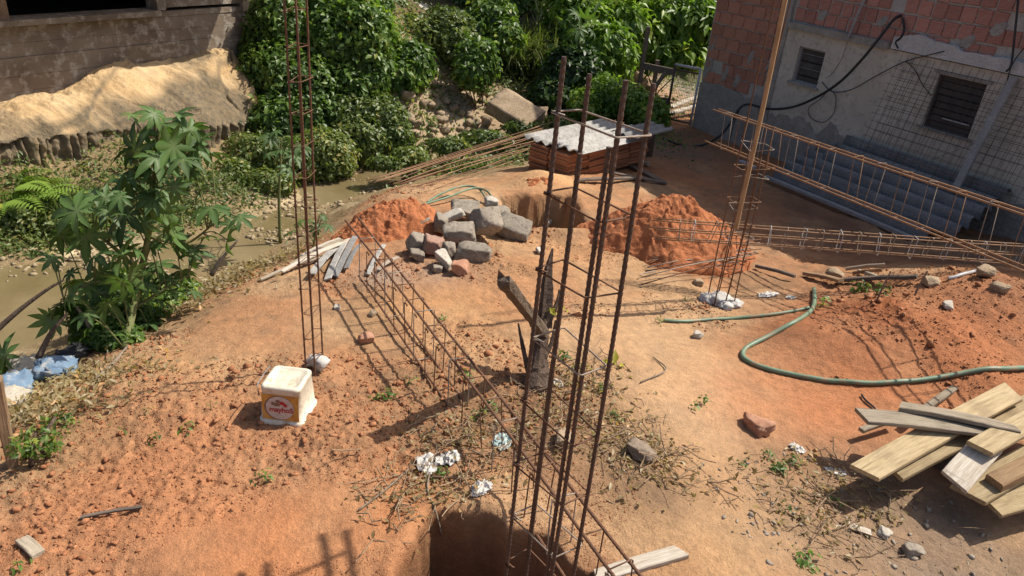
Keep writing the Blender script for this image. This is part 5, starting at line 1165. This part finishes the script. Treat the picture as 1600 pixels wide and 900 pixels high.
a = at(985, 190, -.4); MB().tube([a, a + (gA - a) * .75 + UP * .85], .028, 6).build('fence_brace', 'wood_dark', rl)
for k, (a, b_, lab) in enumerate([((1046,168),(1100,148),'pale board stacked behind the gate'),((1044,178),(1096,164),'second pale board behind the gate, lower in the stack')]):
    A_ = at(*a, -.3); B_ = at(*b_, -.3); plank(A_, B_, .12, .04, 'wood_pale', lab, 'board', 'boards behind the gate', name='board', seed=50 + k)
bp = at(1020, 232, -.34); lump('cement_bag', bp, .12, .10, .11, 44, 'cement_lump', 'white capped lump on the dark post by the gate', 'lump', sink=0) if False else None
pst = at(1012, 240, -.34); MB().tube([pst, pst + UP * .36], .07, 10)
wp_ = empty('short_post', pst, 'short dark post with a white cap near the slab stack', 'post'); MB().tube([pst - UP * .05, pst + UP * .2, pst + UP * .40], [.075, .07, .07], 10).build('post', 'bark', wp_, False); lump('post_cap', pst + UP * .38, .085, .08, .045, 3, 'white_plastic', parent=wp_, sink=0, smooth=True)
# ---- dark shed at the top edge
sh = atr(690, 8, 15.8); shed = empty('open_shed', sh, 'dark open shed on the bank top beyond the bushes', 'shed'); ex = np.array([1., 0, 0]); 
SZ = sh[2]
MB().box(sh + [0, 1.0, -.1], (6.5, 3.6, .2)).build('floor_slab', 'dark_wall', shed)
MB().box(sh + [0, 2.6, 1.1], (6.5, .12, 2.2)).build('back_wall', 'dark_wall', shed); MB().box(sh + [0, .9, 2.2], (6.9, 4.6, .1)).build('roof', 'asbestos', shed)
for x in (-3.1, -1.2, 1.0, 3.1): MB().box(sh + [x, -.7, 1.05], (.09, .09, 2.1)).build('post', 'wood_grey', shed)
plank(atr(738, 20, 14.6) - UP * .2, atr(740, -10, 14.6) + UP * .4, .03, .03, 'wood_pale', 'thin pale post in the bushes before the shed', 'post', name='thin_post')
cr = atr(636, 16, 15.0); bx_ = empty('wooden_box', cr, 'small open wooden box before the dark shed', 'box')
for (o, d) in (((0, 0, .1), (.32, .26, .02)), ((-.15, 0, .05), (.02, .24, .10)), ((.15, 0, .05), (.02, .24, .10)), ((0, -.12, .05), (.28, .02, .10)), ((0, .12, .05), (.28, .02, .10))): MB().box(cr + np.array(o), d).build('box_board', 'wood_old', bx_)
def crumple(name, c, sx, sy, h_, seed, mat, label, cat, n=18, yaw=0, tilt=0):
    r = np.random.default_rng(seed); u = np.linspace(-1, 1, n); A_, B_ = np.meshgrid(u, u, indexing='ij'); a, b_ = A_.ravel(), B_.ravel()
    z = np.abs(fbm(a + seed, b_, .7, 4, seed, .6)) * h_ * 2.0 * (1 - .3 * (a * a + b_ * b_)); ed = 1 + .2 * fbm(a * 1.5 + seed, b_ * 1.5, .6, 2, seed + 3)
    sq = np.maximum(np.abs(a), np.abs(b_)) / np.maximum(np.hypot(a, b_), 1e-6)
    V = np.stack([a * sq * ed * sx + .06 * sx * fbm(a, b_, .3, 2, seed + 5), b_ * sq * ed * sy, z], 1) @ rotm(yaw, tilt)
    i = np.arange((n - 1) ** 2); p, q = i // (n - 1), i % (n - 1); F = np.stack([p*n+q, (p+1)*n+q, (p+1)*n+q+1, p*n+q+1], 1)
    wv_ = V + np.asarray(c); V[:, 2] = np.maximum(V[:, 2], height(wv_[:, 0], wv_[:, 1]) - c[2] + .004 + .02 * np.abs(fbm(a, b_, .4, 3, seed + 9)))
    return tag(link(name, tri_mesh(name, V, F, False), mat, None, c), label, cat)
for k, (px, py, sx, sy, h_, mt, nm, lab, cat) in enumerate([(668,728,.09,.10,.07,'white_plastic','plastic_film','crumpled clear plastic film at the pit edge','litter'),(700,718,.10,.07,.06,'white_plastic','plastic_film','dirty plastic strip joined to the clear film','litter'),(752,765,.10,.06,.06,'white_plastic','plastic_bag','torn white plastic bag above the foundation pit','litter'),(785,692,.11,.07,.07,'teal_plastic','plastic_bag','pale teal plastic bag under the beam cage','litter'),
   (872,602,.06,.045,.05,'white_plastic','plastic_cup','white plastic scrap beside the stump','litter'),(1245,702,.07,.05,.04,'white_plastic','plastic_bag','pale lilac plastic bag beside the weeds on the path','litter'),(1305,738,.09,.04,.03,'white_plastic','rag','white rag with red stain below the long plank','litter'),(1200,462,.14,.07,.05,'white_plastic','plastic_sheet','dusty clear plastic sheet beside the column footing','litter'),(1235,466,.06,.05,.04,'cement_lump','plastic_sheet','grey plastic scrap next to the dusty sheet','litter'),
   (665,28,.22,.2,.18,'pale_stone','cloth_sheet','pale cloth sheet draped over the bank below the shed','cloth'),(625,28,.16,.12,.1,'white_plastic','cloth_sheet','small white heap beside the wooden box','litter'),(722,46,.10,.10,.06,'white_plastic','plastic_bag','white scrap caught in the bank shrubs','litter')]):
    c = G(px, py) if py > 60 else atr(px, py, 13.9); crumple(nm, c, sx * .72, sy * .72, h_ * .6, 20 + k, mt, lab, cat, yaw=k * .5, tilt=0 if py > 60 else .7)
# sacks at the dirt edge
for k, (px, py, sx, sy, sz, mt, lab) in enumerate([(58,592,.16,.12,.08,'sackcloth','cream woven sack slumped at the dirt edge'),(92,588,.12,.10,.075,'blue_sack','faded blue woven sack next to the cream sack'),(30,618,.10,.12,.09,'blue_sack','blue and white printed sack near the stake'),(14,635,.12,.10,.07,'sackcloth','cream sack end behind the wooden stake'),(118,565,.10,.08,.08,'hose_black','dark blue plastic bag under the weeds')]):
    c = G(px, py); V, F = ICO3; V2, F2 = subdiv(V, F); V2 = np.sign(V2) * np.abs(V2) ** .6; nn = fbm(V2[:, 0] * 2 + k, V2[:, 1] * 2 + V2[:, 2], .5, 4, 300 + k, .6)
    nn = nn + .6 * np.abs(fbm(V2[:, 0] * 2 + k, V2[:, 1] * 3 - V2[:, 2] * 2, .25, 3, 330 + k, .6)); V2 = V2 * (1 + .4 * nn[:, None]) * [sx * .9, sy * .9, sz * .7] @ rotm(.3 * k, .1, .1); V2[:, 2] -= V2[:, 2].min() + .02
    me = tri_mesh('woven_sack', V2, F2, True); tag(link('woven_sack', me, mt, None, c), lab, 'sack', 'old sacks at the dirt edge')

# ================================================================== SMALL LOOSE STUFF
def scatter(n, pxr, pyr, seed, keep=None):
    r = np.random.default_rng(seed); out = []
    rr = np.exp(r.uniform(math.log(1.7), math.log(8.5), n * 3)); aa = r.uniform(-.85, .85, n * 3); x, y = rr * np.sin(aa), rr * np.cos(aa)
    return x, y
OCT_V = np.array([(1,0,0),(-1,0,0),(0,1,0),(0,-1,0),(0,0,1),(0,0,-1)], float); OCT_F = np.array([(0,2,4),(2,1,4),(1,3,4),(3,0,4),(2,0,5),(1,2,5),(3,1,5),(0,3,5)])
def stuff_rocks(name, n, smin, smax, mat, seed, label, mask, tiny=False):
    IV, IF = (OCT_V, OCT_F) if tiny else (ICO_V, ICO_F); m_ = len(IV)
    r = np.random.default_rng(seed); x, y = scatter(n, None, None, seed); k = mask(x, y, r); x, y = x[k][:n], y[k][:n]; n = len(x); z = height(x, y)
    s = smin * (smax / smin) ** (r.random(n) ** 3.2) * np.clip(np.hypot(x, y) / 4, .55, 1.3)
    var = np.stack([rock_verts(IV, 2000 + i, 2.6, 5) for i in range(24)]); sel = var[r.integers(24, size=n)]; a = r.uniform(0, 6.28, n); ca, sa = np.cos(a), np.sin(a)
    q = sel * r.uniform(.5, 1.5, (n, 1, 3)); V = np.stack([q[:, :, 0] * ca[:, None] - q[:, :, 1] * sa[:, None], q[:, :, 0] * sa[:, None] + q[:, :, 1] * ca[:, None], q[:, :, 2] * .75], 2) * s[:, None, None] + np.stack([x, y, z + s * .25], 1)[:, None, :]
    F = (IF[None] + (np.arange(n) * m_)[:, None, None]).reshape(-1, 3)
    tag(link(name, tri_mesh(name, V.reshape(-1, 3), F, False), mat), label, 'soil', kind='stuff')
ok = lambda x, y: (height(x, y, False) > -.35) & (pit_near(x, y) > .95)
stuff_rocks('soil_clods', 5200, .006, .026, 'clod', 1, 'small crumbled soil clods over the dirt plot', lambda x, y, r: ok(x, y) & (r.random(len(x)) < rough_mask(x, y) ** 1.6))
stuff_rocks('soil_crumbs', 60000, .0025, .009, 'clod', 3, 'fine soil crumbs over the dirt plot', lambda x, y, r: ok(x, y) & (r.random(len(x)) < .12 + rough_mask(x, y)), True)
stuff_rocks('gravel', 3600, .004, .022, 'gravel_mix', 2, 'grey gravel and pebbles on the dirt plot', lambda x, y, r: ok(x, y) & (r.random(len(x)) < .12 + gauss(x, y, at(1400, 830, 0), .6) + .8 * gauss(x, y, at(1250, 800, 0), .4) + .6 * gauss(x, y, at(680, 420, 0), .35)))
def stream_stones(n, seed):
    r = np.random.default_rng(seed); P = []
    for px, py, rx, ry in [(120,385,1.1,.25),(60,410,.9,.25),(300,335,.6,.25),(400,310,.5,.2),(470,320,.5,.3),(560,285,.5,.25),(430,360,.4,.2),(640,245,.5,.2),(170,400,.6,.2)]:
        c = at(px, py, -.7); P.append(np.column_stack([r.normal(c[0], rx * .6, n), r.normal(c[1], ry * .8, n)]))
    P = np.concatenate(P); h = height(P[:, 0], P[:, 1]); k = (h > WZ - .06) & (h < -.5); P, h = P[k], h[k]; n = len(P); s = .009 * 5 ** (r.random(n) ** 2.2)
    var = np.stack([rock_verts(ICO_V, 3000 + i, 2.0, 4) for i in range(16)]); q = var[r.integers(16, size=n)] * r.uniform(.6, 1.4, (n, 1, 3)) * s[:, None, None] * [1, 1, .6] + np.column_stack([P, np.maximum(h, WZ) + s * .15])[:, None, :]
    F = (ICO_F[None] + (np.arange(n) * 12)[:, None, None]).reshape(-1, 3)
    tag(link('stream_gravel', tri_mesh('stream_gravel', q.reshape(-1, 3), F, False), 'stream_stone'), 'pale stones and gravel along the shallow stream bed', 'gravel', kind='stuff')
mottled('stream_stone', (.27, .21, .125), (.40, .32, .205), (.19, .15, .095), 8, 40, world=True)
stream_stones(210, 41)
# dry litter round the stump and pit
def litter(n, seed):
    r = np.random.default_rng(seed); C_ = [(870,650,.32),(790,690,.35),(960,700,.3),(1020,750,.25),(720,700,.3),(900,600,.25),(1260,790,.35),(1330,770,.3),(660,790,.25)]
    P = []
    for px, py, rr in C_:
        c = at(px, py, 0); q = r.normal(0, rr * .6, (n // len(C_), 2)); P.append(q + c[:2])
    P = np.concatenate(P); P = P[pit_near(P[:, 0], P[:, 1]) > .9]; z = height(P[:, 0], P[:, 1]) + r.uniform(.003, .025, len(P)); P3 = np.column_stack([P, z])
    V, F, ti = leaf_cloud(P3, np.tile([0, 0, 1.], (len(P), 1)), r.uniform(.015, .05, len(P)), seed, width=.5, jitter=.5, droop=0)
    tag(link('dry_leaves', tri_mesh('dry_leaves', V, F, False, {'tint': ('FLOAT', ti)}), 'dry_grass'), 'dry leaf litter around the stump and pit', 'leaf litter', kind='stuff')
    mb = MB(); Q = P3[r.integers(len(P3), size=700)]
    for p in Q:
        a = r.uniform(0, 6.28); l = r.uniform(.04, .22); d = np.array([math.cos(a), math.sin(a), r.normal(.05, .25)]) * l; mb.tube([p, p + d * .5 + r.normal(0, .012, 3), p + d], r.uniform(.0015, .004), 4)
    o = link('twigs', mb.mesh('twigs'), 'litter'); tag(o, 'dry twigs scattered around the stump and pit', 'twigs', kind='stuff')
litter(2100, 5)
# long roots at the pit edge
for k, (pp, lab) in enumerate([([(685,700),(668,760),(680,800),(690,840)], 'pale root hanging down the pit edge'),([(640,735),(600,770),(560,800)], 'thin root crossing the dirt beside the trench'),([(1000,600),(1040,580),(1020,560)], 'curved dry stalk by the stump weeds')]):
    P = spline([G(*p, .012) for p in pp], 6); tag(MB().tube(P, .005, 6).build('root', 'deadwood', None, True), lab, 'root')
# weed seedlings
def weed(c, n, ls, seed, mat='leaf', label='small green weed seedling sprouting on the bare dirt', group='weed seedlings on the dirt', h_=.05):
    r = np.random.default_rng(seed); P = np.asarray(c) + r.normal(0, 1, (n, 3)) * [ls * .6, ls * .6, 0] + np.column_stack([np.zeros(n), np.zeros(n), r.uniform(.01, h_, n)])
    V, F, ti = leaf_cloud(P, np.tile([0, 0, 1.], (n, 1)), ls * r.uniform(.7, 1.2, n), seed, width=.45, jitter=.4, droop=0)
    root = empty('weed_seedling', c, label, 'weed', group); link('leaves', tri_mesh('leaves', V - np.asarray(c), F, False, {'tint': ('FLOAT', ti)}), mat, root)
    MB().tube([np.asarray(c) - UP * .01, np.asarray(c) + UP * h_], .002, 5).build('stem', 'stem_green', root)
for k, (px, py, n, ls) in enumerate([(293,674,14,.035),(245,688,14,.03),(410,752,12,.04),(606,622,26,.035),(588,626,16,.03),(105,657,16,.035),(195,680,8,.022),(330,640,7,.02),(228,650,7,.02),(1215,735,24,.04),(1240,725,20,.035),(1200,715,18,.03),(1305,785,12,.035),(1100,630,14,.03),(1085,640,10,.028),(1232,800,10,.03),(1260,880,22,.05),(690,500,14,.03),(640,600,14,.03),(770,640,18,.04),(730,590,18,.04),(960,655,16,.04),(1030,505,16,.025),(1070,470,12,.025),(1450,660,14,.03),(30,890,10,.03),(690,745,16,.035),(750,650,16,.035),(880,560,20,.04),(905,580,16,.04),(1160,730,10,.03),(940,610,16,.035)]):
    weed(G(px, py), n, ls, 500 + k)
for k, (px, py, mt, lab, n, ls) in enumerate([(1342,455,'leaf_bright','bright leafy sprout behind the hose end',26,.06),(1375,460,'leaf','darker leafy sprout by the upright twig',26,.06),(1285,480,'leaf_bright','small grass sprout at the hose joint',16,.045),(955,575,'leaf_yellow','yellow-green leaf sprig beside the near column',6,.09),(873,505,'leaf_yellow','yellow-green leaf sprig growing from the stump limb',6,.07),(738,655,'leaf_yellow','yellow leaf lying under the beam cage',2,.06)]):
    c = G(px, py) if k != 4 else atw(873, 500, sw); weed(c, n, ls, 560 + k, mt, lab, None, .09)
# short grass and ground cover on banks
def cover(name, zones, n, ls, mat, seed, label, up=.10):
    r = np.random.default_rng(seed); Ps = []
    for px, py, z, rx, ry in zones:
        c = at(px, py, z); Ps.append(np.column_stack([c[0] + r.normal(0, rx, n), c[1] + r.normal(0, ry, n)]))
    P = np.concatenate(Ps); h = height(P[:, 0], P[:, 1]); k = h > WZ + .02; P, h = P[k], h[k]; P3 = np.column_stack([P, h + r.random(len(P)) ** 2 * up])
    V, F, ti = leaf_cloud(P3, np.tile([.2, -.2, 1.], (len(P3), 1)), ls * r.uniform(.5, 1.3, len(P3)), seed, width=.42, jitter=.6, droop=-.2)
    tag(link(name, tri_mesh(name, V, F, False, {'tint': ('FLOAT', ti)}), mat), label, 'ground cover', kind='stuff')
cover('bank_ground_cover', [(560,150,.1,.7,.6),(650,50,.8,.9,.5),(750,50,.8,.9,.5),(480,250,-.6,.6,.3),(850,110,.2,.6,.6),(950,130,.0,.8,.7),(620,130,.2,.4,.5),(820,215,-.3,.9,.3),(700,250,-.5,.5,.2),(1000,100,.0,1.0,.8)], 1500, .09, 'cover', 9, 'low green ground cover on the far bank', .16)
cover('stream_edge_cover', [(60,330,-.45,.8,.35),(150,300,-.4,.6,.3),(250,280,-.4,.5,.25),(330,285,-.5,.4,.2),(60,385,-.66,.7,.18),(20,360,-.6,.6,.2),(250,330,-.62,.4,.15)], 1300, .06, 'cover', 10, 'low weeds between the rock and the stream', .12)
cover('dry_bank_grass', [(320,440,-.3,.25,.25),(400,400,-.4,.3,.25),(250,480,-.3,.3,.2),(120,600,-.2,.3,.12),(60,640,-.1,.25,.12),(360,420,-.3,.3,.2)], 700, .05, 'dry_grass', 12, 'dry grass and straw along the top of the near bank', .06)
cover('shade_weeds', [(1010,215,-.35,.35,.3),(900,215,-.3,.4,.3),(850,215,-.3,.4,.3)], 500, .06, 'leaf', 13, 'weeds growing round the slab stack', .12)
print('objects', len(bpy.data.objects), 'tris', sum(len(m_.loop_triangles) or sum(max(0, p.loop_total - 2) for p in m_.polygons) if len(m_.polygons) < 200000 else len(m_.polygons) * 2 for m_ in bpy.data.meshes))
